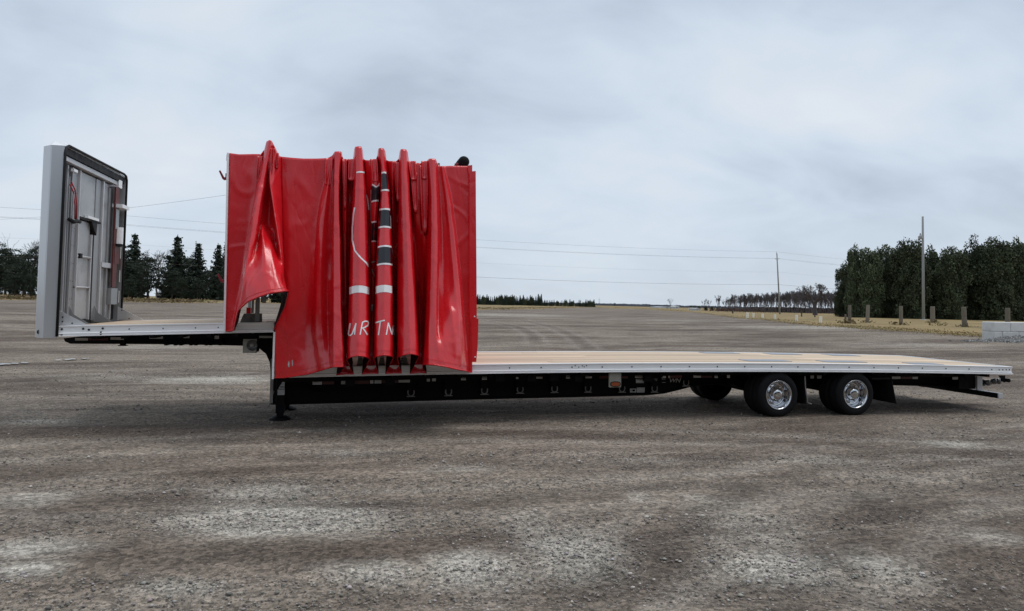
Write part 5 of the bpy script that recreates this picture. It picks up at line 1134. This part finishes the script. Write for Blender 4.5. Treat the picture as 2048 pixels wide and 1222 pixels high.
SB = [
 [(313, 561, -.01), (480, 566, -.02), (583, 566, -.02), (640, 554, 0), (662, 549.5, 0), (757, 549.5, 0)],
 [(315, 580, .0), (583, 576, 0), (640, 570, 0), (756.5, 568, .004)],
 [(317, 606, .004), (600, 596, 0), (700, 590, .02), (753, 592, .03)],
 [(317, 634, .004), (500, 622, .0), (600, 615, .0), (690, 608, .015), (749.5, 616, .06)],
 [(316, 655, .0), (360, 650, .0), (400, 640, .005), (450, 634, .01), (550, 629, .02), (650, 624, .03), (744, 636, .10)],
 [(313, 661, .0), (360, 652, .04), (400, 643, .08), (450, 638, .10), (550, 634, .11), (650, 632, .11), (742, 642, .14)],
 [(311, 664, .02), (370, 656, .10), (400, 652, .12), (450, 646, .12), (500, 642, .13), (600, 640, .12), (700, 646, .14), (739, 652, .18)],
 [(309, 666, .02), (400, 659, .06), (450, 656, .06), (550, 655, .06), (650, 656, .07), (736.5, 660, .19)],
 [(305, 668, .03), (400, 666, .05), (500, 662, .05), (600, 662, .10), (700, 662, .20), (735.5, 665, .25)],
 [(303, 669.5, .10), (360, 669, .15), (400, 668.5, .18), (500, 668, .22), (600, 667, .26), (735, 668, .31)],
 [(302.5, 680, .10), (360, 677, .15), (400, 677, .18), (500, 679, .22), (600, 681, .26), (734.5, 686, .31)],
 [(304, 683, .05), (360, 679.5, .07), (400, 679, .07), (500, 681.5, .10), (600, 684, .14), (736, 692, .20)],
 [(312, 684, -.04), (400, 682, -.10), (600, 682, -.12), (710, 677, .02), (751, 673, .03)],
 [(318, 687, .0), (400, 686, .02), (500, 688, -.06), (740, 692, -.15)],
 [(318.5, 694, .01), (400, 692, .03), (500, 692, -.06), (740, 694, -.15)],
 [(319, 700, -.02), (400, 697, -.10), (600, 697, -.2), (740, 698, -.2)],
 [(318, 706, -.02), (400, 704, -.10), (600, 701, -.10), (700, 703, .02), (749, 707, .03)],
 [(298, 708.5, .05), (340, 708, .08), (400, 705, .10), (500, 701, .14), (600, 697.5, .18), (721, 693, .23)],
 [(293.5, 710.5, .11), (340, 712, .16), (400, 709.5, .20), (500, 706, .26), (600, 703, .30), (715.5, 700, .34)],
 [(292.5, 717, .13), (340, 719, .18), (400, 718, .225), (500, 718, .29), (600, 718, .33), (712.5, 716, .37)],
 [(293, 722.5, .11), (340, 726.5, .16), (400, 728.5, .20), (500, 731.5, .26), (600, 733, .30), (715, 733, .34)],
 [(300, 725, .05), (340, 728.5, .08), (400, 733, .10), (500, 736.5, .14), (600, 739, .18), (719.5, 740.5, .23)],
 [(318, 727, -.04), (400, 732, -.08), (600, 734, -.10), (700, 727, .02), (749, 724, .03)],
 [(320, 731, .0), (400, 733, -.02), (500, 737, -.10), (740, 740, -.22)],
 [(320.5, 738, .02), (365, 739, .03), (400, 739, .0), (500, 740, -.10), (740, 741, -.22)],
 [(319, 742, .02), (365, 742.5, .07), (450, 743, .07), (500, 743.5, .02), (560, 744, -.1), (740, 743, -.22)],
 [(318, 748, .03), (365, 752, .10), (400, 751.5, .10), (450, 749, .09), (500, 747, .03), (560, 746, -.1), (740, 745, -.22)],
 [(318, 752.5, .02), (365, 759, .07), (400, 757, .07), (450, 753, .05), (500, 750.5, .02), (560, 748, -.1), (740, 746, -.22)],
 [(312, 754.5, -.02), (365, 760, -.02), (400, 757, -.04), (500, 752, -.06), (600, 752, -.06), (700, 754, .02), (748, 757, .03)],
 [(302, 755.5, .05), (340, 761.5, .08), (380, 762, .09), (420, 759, .10), (500, 754, .14), (600, 750, .18), (717.5, 747, .23)],
 [(296.5, 757.5, .11), (340, 763.5, .15), (380, 764, .18), (420, 762, .21), (500, 757, .26), (600, 754, .30), (714, 753, .34)],
 [(296, 762, .13), (340, 767, .17), (380, 769.5, .20), (420, 770, .235), (500, 769.5, .29), (600, 768, .33), (711.5, 767, .37)],
 [(296.5, 767, .11), (340, 770.5, .15), (380, 775.5, .18), (420, 778.5, .21), (500, 780.5, .26), (600, 782, .30), (713, 782, .34)],
 [(302, 770.5, .05), (340, 773, .08), (380, 778, .09), (420, 781, .10), (500, 784, .14), (600, 786, .18), (716.5, 787.5, .23)],
 [(320, 773, -.03), (400, 780, -.08), (600, 781, -.10), (700, 774, .02), (748, 771, .03)],
 [(322, 778, .0), (400, 783, -.05), (500, 786, -.12), (740, 789, -.22)],
 [(322, 784, .03), (400, 785, .02), (500, 787, -.12), (740, 789.5, -.22)],
 [(322, 793, .02), (400, 790, -.03), (600, 790, -.2), (740, 791, -.22)],
 [(318, 797, -.03), (400, 796, -.10), (600, 796, -.12), (700, 799, .02), (747, 803, .03)],
 [(303, 799.5, .05), (340, 799.5, .08), (400, 798, .10), (500, 796, .14), (600, 794.5, .18), (716.5, 794, .24)],
 [(298.5, 801.5, .11), (340, 803, .16), (400, 803.5, .20), (500, 805, .25), (600, 806, .30), (712, 805, .35)],
 [(298, 806.5, .13), (340, 808, .18), (400, 811, .225), (500, 814, .28), (600, 817, .33), (708.5, 820, .38)],
 [(298.5, 812, .11), (340, 813.5, .16), (400, 817, .20), (500, 823, .25), (600, 829, .30), (711, 834, .35)],
 [(304, 815.5, .05), (340, 817, .08), (400, 820, .10), (500, 826, .14), (600, 832, .18), (713.5, 839, .24)],
 [(322, 818, -.03), (400, 821, -.08), (600, 828, -.08), (700, 823, .02), (748, 820, .03)],
 [(325, 823, .0), (400, 824, -.02), (500, 832, -.10), (740, 840, -.22)],
 [(325.5, 829, .03), (400, 830, .03), (500, 836, -.08), (740, 842, -.22)],
 [(326, 841, .03), (400, 840, .03), (500, 842, -.06), (740, 843, -.22)],
 [(324, 847, -.02), (470, 846, -.02), (600, 847, -.14), (710, 850, .02), (747, 853, .03)],
 [(323, 852, .0), (400, 852, .0), (600, 850, -.04), (735, 845, .10)],
 [(320, 855.5, .06), (400, 860, .10), (500, 858, .14), (600, 853.5, .2), (700, 848.5, .27), (730, 845.5, .30)],
 [(317.5, 858, .11), (400, 862.5, .17), (500, 862, .23), (600, 860, .29), (700, 857, .36), (730.5, 857, .39)],
 [(317, 864, .13), (400, 868, .19), (500, 868, .25), (600, 866, .31), (700, 866, .38), (731, 866, .41)],
 [(317.5, 870.5, .11), (400, 873.5, .17), (500, 874.5, .24), (600, 872.5, .31), (660, 872.5, .36), (700, 876, .40), (733, 880, .41)],
 [(321, 873, .05), (400, 876.5, .08), (500, 878, .13), (600, 876.5, .20), (660, 876.5, .30), (690, 882, .39), (735, 892, .41)],
 [(330, 876, .01), (400, 881, .03), (500, 885, .10), (600, 886, .22), (640, 886, .30), (690, 891, .39), (737.5, 902, .40)],
 [(332, 880, .02), (400, 889, .05), (500, 897, .14), (560, 899, .20), (600, 899, .27), (625, 903, .34), (680, 910, .38), (740, 914, .37)],
 [(332, 883, .04), (400, 893, .10), (500, 903, .18), (560, 909, .25), (600, 913, .30), (650, 918, .34), (700, 921, .34), (742, 924, .30)],
 [(332, 885.5, .05), (400, 898, .11), (500, 911, .19), (560, 917, .25), (600, 921, .28), (650, 925, .28), (700, 929, .26), (743, 931, .22)],
 [(332, 888, .01), (400, 902, .03), (500, 915, .06), (600, 924, .10), (650, 926.5, .15), (700, 931, .14), (744, 933.5, .10)],
 [(332, 890, .0), (400, 904, .0), (500, 917, .0), (600, 926.5, .0), (745, 934.5, .02)],
 [(331.5, 905, .004), (400, 915, .0), (600, 930, .0), (745, 937, .0)],
 [(332, 930, .0), (745, 940, 0)],
 [(332, 943, 0), (745, 944.5, 0)]]
for sp in SB:                                   # cloth between the pleats hangs down over the rail
    py, px, d = sp[-1]
    if d < 0 and 685 < px < 860: sp[-1] = (705, px, d); sp.append((748.5-0.02*(px-690), px, .035))
GA = lofted(SA, seed=1.7, deep=1.45); GB = lofted(SB, seed=5.1)
# hanging pockets of slack roof cloth between the bows
def pocket(px0, px1, pyt, pyb, d0, dp, tip=0.5, lean=0.0):
    S = np.linspace(-1, 1, 13); T = np.linspace(0, 1, 16); G = np.zeros((13, 16, 3)); cx = (px0+px1)/2; hw = (px1-px0)/2
    for i, s in enumerate(S):
        for j, t in enumerate(T):
            w = hw*(1-(1-tip)*t**2.0)*(math.sqrt(max(0.0, 1-max(0, (t-0.8)/0.2)**2*0.85)))
            px = cx+s*w+lean*t; py = pyt+(pyb-pyt)*(t if abs(s) < .99 else t*0.97)
            rho = max(abs(s), 0.0); ridge = math.exp(-((abs(s)-0.72)/0.20)**2); lip = math.exp(-((t-0.93)/0.06)**2)
            d = d0+dp*(0.25*t+max(ridge*min(1, 1.5*t+.3), lip*0.9))-dp*1.4*(abs(s) > 0.99)-dp*1.6*(t > 0.995)
            G[i, j] = tuple(at(px, py, Y0T-d))
    return G
cur = MB(); grid_faces(cur, GA); grid_faces(cur, GB)
for a in [(650, 667, 316, 374, .05, .05, .8, -3), (684, 694, 318, 421, .05, .05, .45, 1), (696, 712, 318, 363, .06, .05, .95, -2), (740, 756, 318, 366, .07, .05, .9, 3), (788, 799, 324, 406, .04, .05, .45, 2), (815, 832, 322, 362, .06, .05, .7, 4), (820, 836, 345, 428, .05, .04, .5, 4),
          (838, 857, 330, 471, .05, .06, .5, 2), (514, 526, 312, 369, .03, .05, .4, -5), (536, 550, 296, 354, .10, .06, .5, -2), (549, 558, 306, 338, .08, .04, .5, 1), (842, 856, 322, 360, .05, .04, .7, 0)]:
    grid_faces(cur, pocket(*a))
me = cur.mesh('curtain', ORG[TP], True, False)
for p in me.polygons: pass
bm = bmesh.new(); bm.from_mesh(me)
for f in bm.faces:
    f.normal_update()
    if f.normal.y > 0.0 and False: f.normal_flip()
bm.to_mesh(me); bm.free()
CU = link('curtain', me, [M['red'], M['lining']], TP)
# make sure the outer side of the cloth looks at the yard
if sum(p.normal.y*p.area for p in me.polygons) > 0: me.flip_normals()
so = CU.modifiers.new('cloth', 'SOLIDIFY'); so.thickness = 0.004; so.offset = -1; so.material_offset = 1; so.material_offset_rim = 0
# sewn hem along the lower edge
for G in (GA, GB):
    runs = [[]]
    for i in range(G.shape[0]):
        if G is GB and -0.20 < G[i, -1][0] < 1.12 and G[i, -1][1] > 10.12:
            if runs[-1]: runs.append([])
        else: runs[-1].append(i)
    for rn_ in runs:
        if len(rn_) < 4: continue
        MB().tube([Vector(G[i, -1])+Vector((0, -.006, .012)) for i in rn_], 0.009, 5).build('hem', M['red'], CU, smooth=True)
        MB().tube([Vector(G[i, -4])+Vector((0, -.008, 0)) for i in rn_], 0.0022, 4, False).build('stitch_line', M['red'], CU, smooth=True)
# roof, far side, ends
def strip_back(G, nm):
    mb = MB(); n = G.shape[0]
    for i in range(n):
        p = Vector(G[i, 0]); zf = 3.86+(p.z-3.86)*0.9
        mb.v += [tuple(p), (p.x+.004, p.y+.04, p.z+.006), (p.x+.01, 10.75, p.z-.01), (p.x+.02, 11.7, zf+.0), (p.x+.02, 12.96, zf-.02)]
    for i in range(n-1):
        for j in range(4): mb.f.append((i*5+j, i*5+j+1, (i+1)*5+j+1, (i+1)*5+j))
    o = mb.build(nm, M['red'], TP, smooth=True); return o
strip_back(GA, 'roof_cover'); strip_back(GB, 'roof_cover')
def far_sheet(x0, x1, z0, z1):
    mb = MB(); n = 60
    for i in range(n+1):
        x = x0+(x1-x0)*i/n; d = .10*max(0, math.sin(x*13))**0.6 if x > -.4 else .01*math.sin(x*9)
        for j in range(12): t = j/11; mb.v.append((x, 12.98+d*(.4+.6*t), z0(x)+(z1-z0(x))*(1-t)))
    for i in range(n):
        for j in range(11): mb.f.append((i*12+j, i*12+j+1, (i+1)*12+j+1, (i+1)*12+j))
    mb.build('far_curtain', [M['red']], TP, smooth=True)
far_sheet(-1.84, 1.72, lambda x: 2.15 if x < -1.1 else 1.02, 3.88)
MB().box(1.70, 1.715, 10.42, 12.95, 0.98, 3.86).build('rear_curtain', M['red'], TP)
# the rolled rear door cloth on top
c = at(928, 323, 10.45); mb = MB(); pts = [(c.x, 10.40, c.z), (c.x, 10.46, c.z), (c.x, 10.7, c.z), (c.x+.0, 12.5, c.z-.02), (c.x, 12.9, c.z-.02)]
mb.tube(pts, [.055, .088, .092, .092, .07], 16).build('rolled_cloth', M['black_cloth'], TP, smooth=True)
c2 = at(914, 331, 10.5); MB().tube([(c2.x-.03, 10.5, c2.z), (c2.x+.06, 10.5, c2.z+.03), (c2.x+.08, 10.7, c2.z+.04)], .03, 8).build('roll_strap', M['latch'], TP, smooth=True)
# rear edge flaps
def flat_flap(pts, Y, nm, d=.006):
    P = [at(px, py, Y) for px, py in pts]; mb = MB(); n = len(P)
    mb.add([tuple(p) for p in P]+[(p.x, p.y+d, p.z) for p in P], [tuple(range(n)), tuple(range(2*n-1, n-1, -1))]+[(i, (i+1) % n, n+(i+1) % n, n+i) for i in range(n)])
    return mb.build(nm, M['red'], TP)
flat_flap([(939, 345), (945, 342.5), (951.5, 342), (952, 420), (953, 540), (953.5, 638), (945, 640), (944, 745), (940.5, 746), (939, 600)], 10.30, 'rear_edge_flap')
flat_flap([(942, 637.5), (957, 637.5), (955.5, 690), (952.5, 724), (944, 724)], 10.285, 'rear_edge_flap')
flat_flap([(935, 331), (944.5, 330), (944.5, 346), (938, 350)], 10.31, 'rear_edge_flap')
for px, py in ((949, 633), (950, 714)):
    a = at(px, py, 10.28); o = MB().lathe([(.012, 0), (.012, .008), (.004, .010)], a, 'y', 8, -1).build('eyelet', M['alu'], TP)
a = at(877.5, 335, 10.42); MB().box(a.x-.016, a.x+.016, 10.42, 10.47, a.z-.09, a.z+.07).build('bow_end', M['steel'], TP)
# front frame
pa, pb = at(456.2, 306, 10.35), at(449.2, 663, 10.35)
fr = MB(); w = .013
fr.add([(pa.x-w, 10.33, pa.z), (pa.x+w, 10.33, pa.z), (pb.x+w, 10.33, pb.z), (pb.x-w, 10.33, pb.z), (pa.x-w, 10.40, pa.z), (pa.x+w, 10.40, pa.z), (pb.x+w, 10.40, pb.z), (pb.x-w, 10.40, pb.z)], [(0, 1, 2, 3), (7, 6, 5, 4), (0, 4, 5, 1), (1, 5, 6, 2), (2, 6, 7, 3), (3, 7, 4, 0)])
fr.build('front_frame', M['alu'], TP)
MB().box(pa.x-.03, pa.x+.02, 10.405, 12.96, pa.z-.10, pa.z-.01).build('frame_header', M['alu_dull'], TP)
MB().box(pa.x-.03, pa.x+.02, 12.90, 12.97, pb.z+.02, pa.z-.105).build('frame_post', M['alu_dull'], TP)
pa, pb = at(546.8, 664, 10.35), at(545.6, 758, 10.35)
MB().box(pb.x-.013, pb.x+.013, 10.34, 10.39, pb.z, pa.z).build('front_frame', M['alu'], TP)
def latch(pts):
    P = [at(px, py, 10.37) for px, py in pts]; return MB().prism([(p.x, p.z) for p in P], 'y', 10.37, 10.42).build('latch', M['latch'], TP, bevel=.004)
latch([(437.5, 342), (440, 340), (448, 354.5), (450.5, 354), (450.8, 346.5), (455.5, 346), (455.5, 358.5), (447, 359.5), (444.5, 357.5)])
latch([(433, 549), (436, 547), (444, 559), (447.5, 559), (448, 553), (452, 553), (452, 565), (443, 565.5), (440, 562)])
# trolleys and bow posts seen below the cloth
def trolley(poly, posts, Y):
    P = [at(px, py, Y) for px, py in poly]; t = MB().prism([(p.x, p.z) for p in P], 'y', Y, Y+.02).build('trolley_plate', M['steel'], TP, bevel=.003)
    for px, p0, p1, w in posts:
        a = at(px, p1, Y); b = at(px, p0, Y); MB().box(a.x-w, a.x+w, Y+.03, Y+.09, a.z, b.z).build('bow_post', M['alu_dull'], TP)
    return t
tq = trolley([(474, 660), (486, 630), (488, 627), (524, 627), (524, 657), (520, 660)], [(513.5, 560, 640, .022), (504, 585, 626, .012), (527, 560, 606, .025)], 10.52)
for px, py in ((492, 653.5), (505, 652.5), (518, 653)):
    a = at(px, py, 10.51); MB().lathe([(.022, 0), (.022, .012), (.010, .016)], (a.x, 10.519, a.z), 'y', 12, -1).build('roller_bolt', M['steel'], tq, smooth=True)
a = at(514, 640, 10.5); MB().box(a.x-.03, a.x+.03, 10.505, 10.518, a.z-.02, a.z+.30).build('slide_bar', M['alu_dull'], TP)
a = at(541, 646, 10.7); MB().box(a.x-.06, a.x+.06, 10.7, 10.8, a.z-.02, a.z+.02).build('stop_block', M['gasket'], TP)
a = at(497, 622, 10.8); MB().box(a.x-.03, a.x+.03, 10.8, 10.9, a.z-.04, a.z+.05).build('strap_end', M['red'], TP)
for (xa, xb, ta, tb, yb_) in ((711, 730, 716, 725, 748), (754, 772, 760, 768, 747), (795, 821, 803, 814, 746), (640, 684, 646, 676, 750), (850, 930, 852, 926, 747)):
    tq = trolley([(xa, yb_), (ta, 716 if xb-xa < 30 else 736), (tb, 716 if xb-xa < 30 else 736), (xb, yb_)], [((ta+tb)/2, 430, 716, .03)] if xb-xa < 30 else [], 10.47)
    a = at((xa+xb)/2, yb_-7, 10.46); MB().lathe([(.016, 0), (.016, .010), (.006, .013)], (a.x, 10.469, a.z), 'y', 10, -1).build('roller_bolt', M['black'], tq, smooth=True)
for k_, (px, py) in enumerate(((662, 742), (668, 740), (674, 742), (655, 744), (659, 738))): a = at(px, py, 10.455); MB().box(a.x-.012, a.x+.012, 10.455, 10.468, a.z-.03, a.z+.02).build('trolley_clip', M['alu_dull'], TP)
for px in (800, 804.5): a = at(px, 730, 10.45); MB().box(a.x-.012, a.x+.012, 10.45, 10.466, a.z-.09, a.z+.06).build('warning_decal', M['decal'], TP)
for py in (712, 717, 722, 727, 731): a = at(802, py, 10.447); MB().box(a.x-.03, a.x+.03, 10.447, 10.4495, a.z-.004, a.z+.004).build('decal_mark', M['black'], TP)

# ---- printed graphics lying on the vinyl
mv = [tuple(v.co) for v in me.vertices]; BV = BVHTree.FromPolygons(mv, [tuple(p.vertices) for p in me.polygons])
OT = ORG[TP]
def on_cloth(px, py, off=.003):
    d = ray(px, py).normalized(); h, n, i, ds = BV.ray_cast(CAM-OT, d)
    if h is None: return None
    if n.dot(d) > 0: n = -n
    return h+OT+n*off
def largest(fs):
    par = {}
    def find(a):
        while par.setdefault(a, a) != a: par[a] = par[par[a]]; a = par[a]
        return a
    for f in fs:
        for k_ in f[1:]: par[find(k_)] = find(f[0])
    gr = {}
    for f in fs: gr.setdefault(find(f[0]), []).append(f)
    return max(gr.values(), key=len)
def print_poly(path, width, nm, mat, off=.004, vertical=False, step=0.8):
    """a stroke of print along a pixel path; rows across follow the cloth"""
    pts = []
    for (x0, y0), (x1, y1) in zip(path[:-1], path[1:]):
        n = max(1, int(math.hypot(x1-x0, y1-y0)/step)); pts += [(x0+(x1-x0)*i/n, y0+(y1-y0)*i/n) for i in range(n)]
    pts.append(path[-1]); m = max(3, int(width/2.5)+2) ; mb = MB(); row = []
    for i, (x, y) in enumerate(pts):
        a = pts[max(i-1, 0)]; b = pts[min(i+1, len(pts)-1)]; dx, dy = b[0]-a[0], b[1]-a[1]; L = math.hypot(dx, dy) or 1
        nx, ny = (0, 1) if vertical else (-dy/L, dx/L); r = []
        for j in range(m):
            w = width*(j/(m-1)-.5); q = on_cloth(x+nx*w, y+ny*w, off); r.append(q)
        row.append(r)
    idx = {}
    for i, r in enumerate(row):
        for j, q in enumerate(r):
            if q is not None: idx[i, j] = len(mb.v); mb.v.append(tuple(q))
    for i in range(len(row)-1):
        for j in range(m-1):
            k4 = [(i, j), (i+1, j), (i+1, j+1), (i, j+1)]
            if all(k_ in idx for k_ in k4):
                c4 = [Vector(mb.v[idx[k_]]) for k_ in k4]
                if max((c4[0]-c4[1]).length, (c4[1]-c4[2]).length, (c4[2]-c4[3]).length) < 0.07: mb.f.append(tuple(idx[k_] for k_ in k4))
    if mb.f:
        mb.f = largest(mb.f); use = sorted({i for f in mb.f for i in f}); mp_ = {a: b for b, a in enumerate(use)}; mb.v = [mb.v[i] for i in use]; mb.f = [tuple(mp_[i] for i in f) for f in mb.f]
        o = mb.build(nm, mat, CU, smooth=True, fix=False)
        if sum(p.normal.y*p.area for p in o.data.polygons) > 0: o.data.flip_normals()
        return o
W_, K_ = M['white_print'], M['black_print']
def arc(x0, x1, y, h, n=10, tilt=0): return [(x0+(x1-x0)*i/n, y+h*(2*i/n-1)**2+tilt*(i/n)) for i in range(n+1)]
print_poly(arc(698, 740.5, 577.5, 5, tilt=1), 14.5, 'white_band', W_, vertical=True)
print_poly(arc(750.5, 787.5, 577, 4, tilt=0), 14.5, 'white_band', W_, vertical=True)
print_poly(arc(742, 748, 615, 0), 13, 'white_band', M['decal'], vertical=True)
print_poly(arc(713, 728.5, 344, 1.2), 3.2, 'white_line', W_, vertical=True)
print_poly([(709.5, 415), (707.3, 430), (705.3, 457), (705.2, 480), (709.7, 501), (721.5, 516), (732, 525.5), (737.5, 534), (738.8, 540)], 2.8, 'white_line', W_)
print_poly([(733, 389), (735.5, 398), (737, 410), (738, 420)], 2.2, 'white_line', W_)
for y0, y1, xa, xb, xc, xd in ((346, 380, 763.5, 772.5, 764, 778.5), (419, 453, 759.3, 781.5, 757.8, 782.5), (493, 527.5, 756.2, 784.5, 755.2, 785.5)):
    y = y0
    m_ = (y0+y1)/2; print_poly(arc((xa+xc)/2, (xb+xd)/2, m_, 2.2), y1-y0, 'black_band', K_, off=.0025, vertical=True)
for y, xa, xb, h in ((345, 763.5, 772, 1), (380, 762.5, 778.5, 1.5), (418, 759, 781.5, 2), (453.5, 757.2, 782, 2), (492, 756, 784.5, 2.5), (527.5, 754.7, 785.5, 2.5)):
    print_poly(arc(xa, xb, y, h), 3.4, 'white_line', W_, off=.005, vertical=True)
print_poly([(780.8, 419), (781.5, 453)], 1.8, 'white_line', W_, off=.005); print_poly([(784, 494), (785, 527)], 1.6, 'white_line', W_, off=.005)
print_poly([(744.5, 369), (748, 371), (752, 374), (756, 371.5), (760, 366), (763.5, 363)], 3, 'white_line', W_, off=.005)
print_poly(arc(742.3, 761, 386, 1.5), 29, 'black_band', K_, off=.0025, vertical=True)
print_poly(arc(743.5, 758, 402.3, 1.2, tilt=-2), 3.2, 'white_line', W_, off=.005, vertical=True)
print_poly(arc(743.5, 756.5, 444.2, 1, tilt=-1.5), 3.0, 'white_line', W_, off=.005, vertical=True)
print_poly(arc(742.5, 755, 463, 1), 36, 'black_band', K_, off=.0025, vertical=True)
print_poly(arc(743.5, 752, 482, 1), 3.0, 'white_line', W_, off=.005, vertical=True)
print_poly(arc(743.5, 752, 524, 1, tilt=-2), 3.0, 'white_line', M['decal'], off=.005, vertical=True)
print_poly([(742.3, 380), (742.3, 445)], 1.2, 'white_line', M['decal'], off=.005)
print_poly([(743.5, 537), (746, 545), (749.5, 553)], 2, 'white_line', M['decal'], off=.005)
Z5 = lambda *p: [(660+x/4.074, 500+y/4.074) for x, y in p]
for st in (Z5((167, 597), (153, 683), (157, 694), (168, 697), (182, 684), (196, 648), (214, 596)), Z5((213, 600), (206, 640), (201, 690)), Z5((147, 610), (142, 650), (144, 694)), Z5((264, 588), (253, 640), (244, 690)), Z5((262, 590), (285, 580), (304, 582), (312, 596), (304, 616), (283, 630), (256, 638)), Z5((266, 636), (284, 660), (303, 692)),
           Z5((361, 606), (356, 640)), Z5((352, 672), (356, 692)), Z5((372, 594), (400, 584), (445, 573)), Z5((411, 584), (404, 640), (397, 694)), Z5((474, 592), (466, 640), (457, 692)), Z5((473, 594), (488, 640), (504, 690)), Z5((504, 690), (510, 650), (515, 606)), Z5((526, 610), (524, 650), (526, 700))):
    print_poly(st, 2.5, 'letter_stroke', W_, off=.005, step=.6)
# small torn mark low on the plain panel
print_poly([(578, 723), (577.5, 729), (578.2, 734)], 3, 'scuff', M['decal']); print_poly([(585, 720), (585.3, 732)], 2, 'scuff', M['decal'])
# marker lamps etc. done
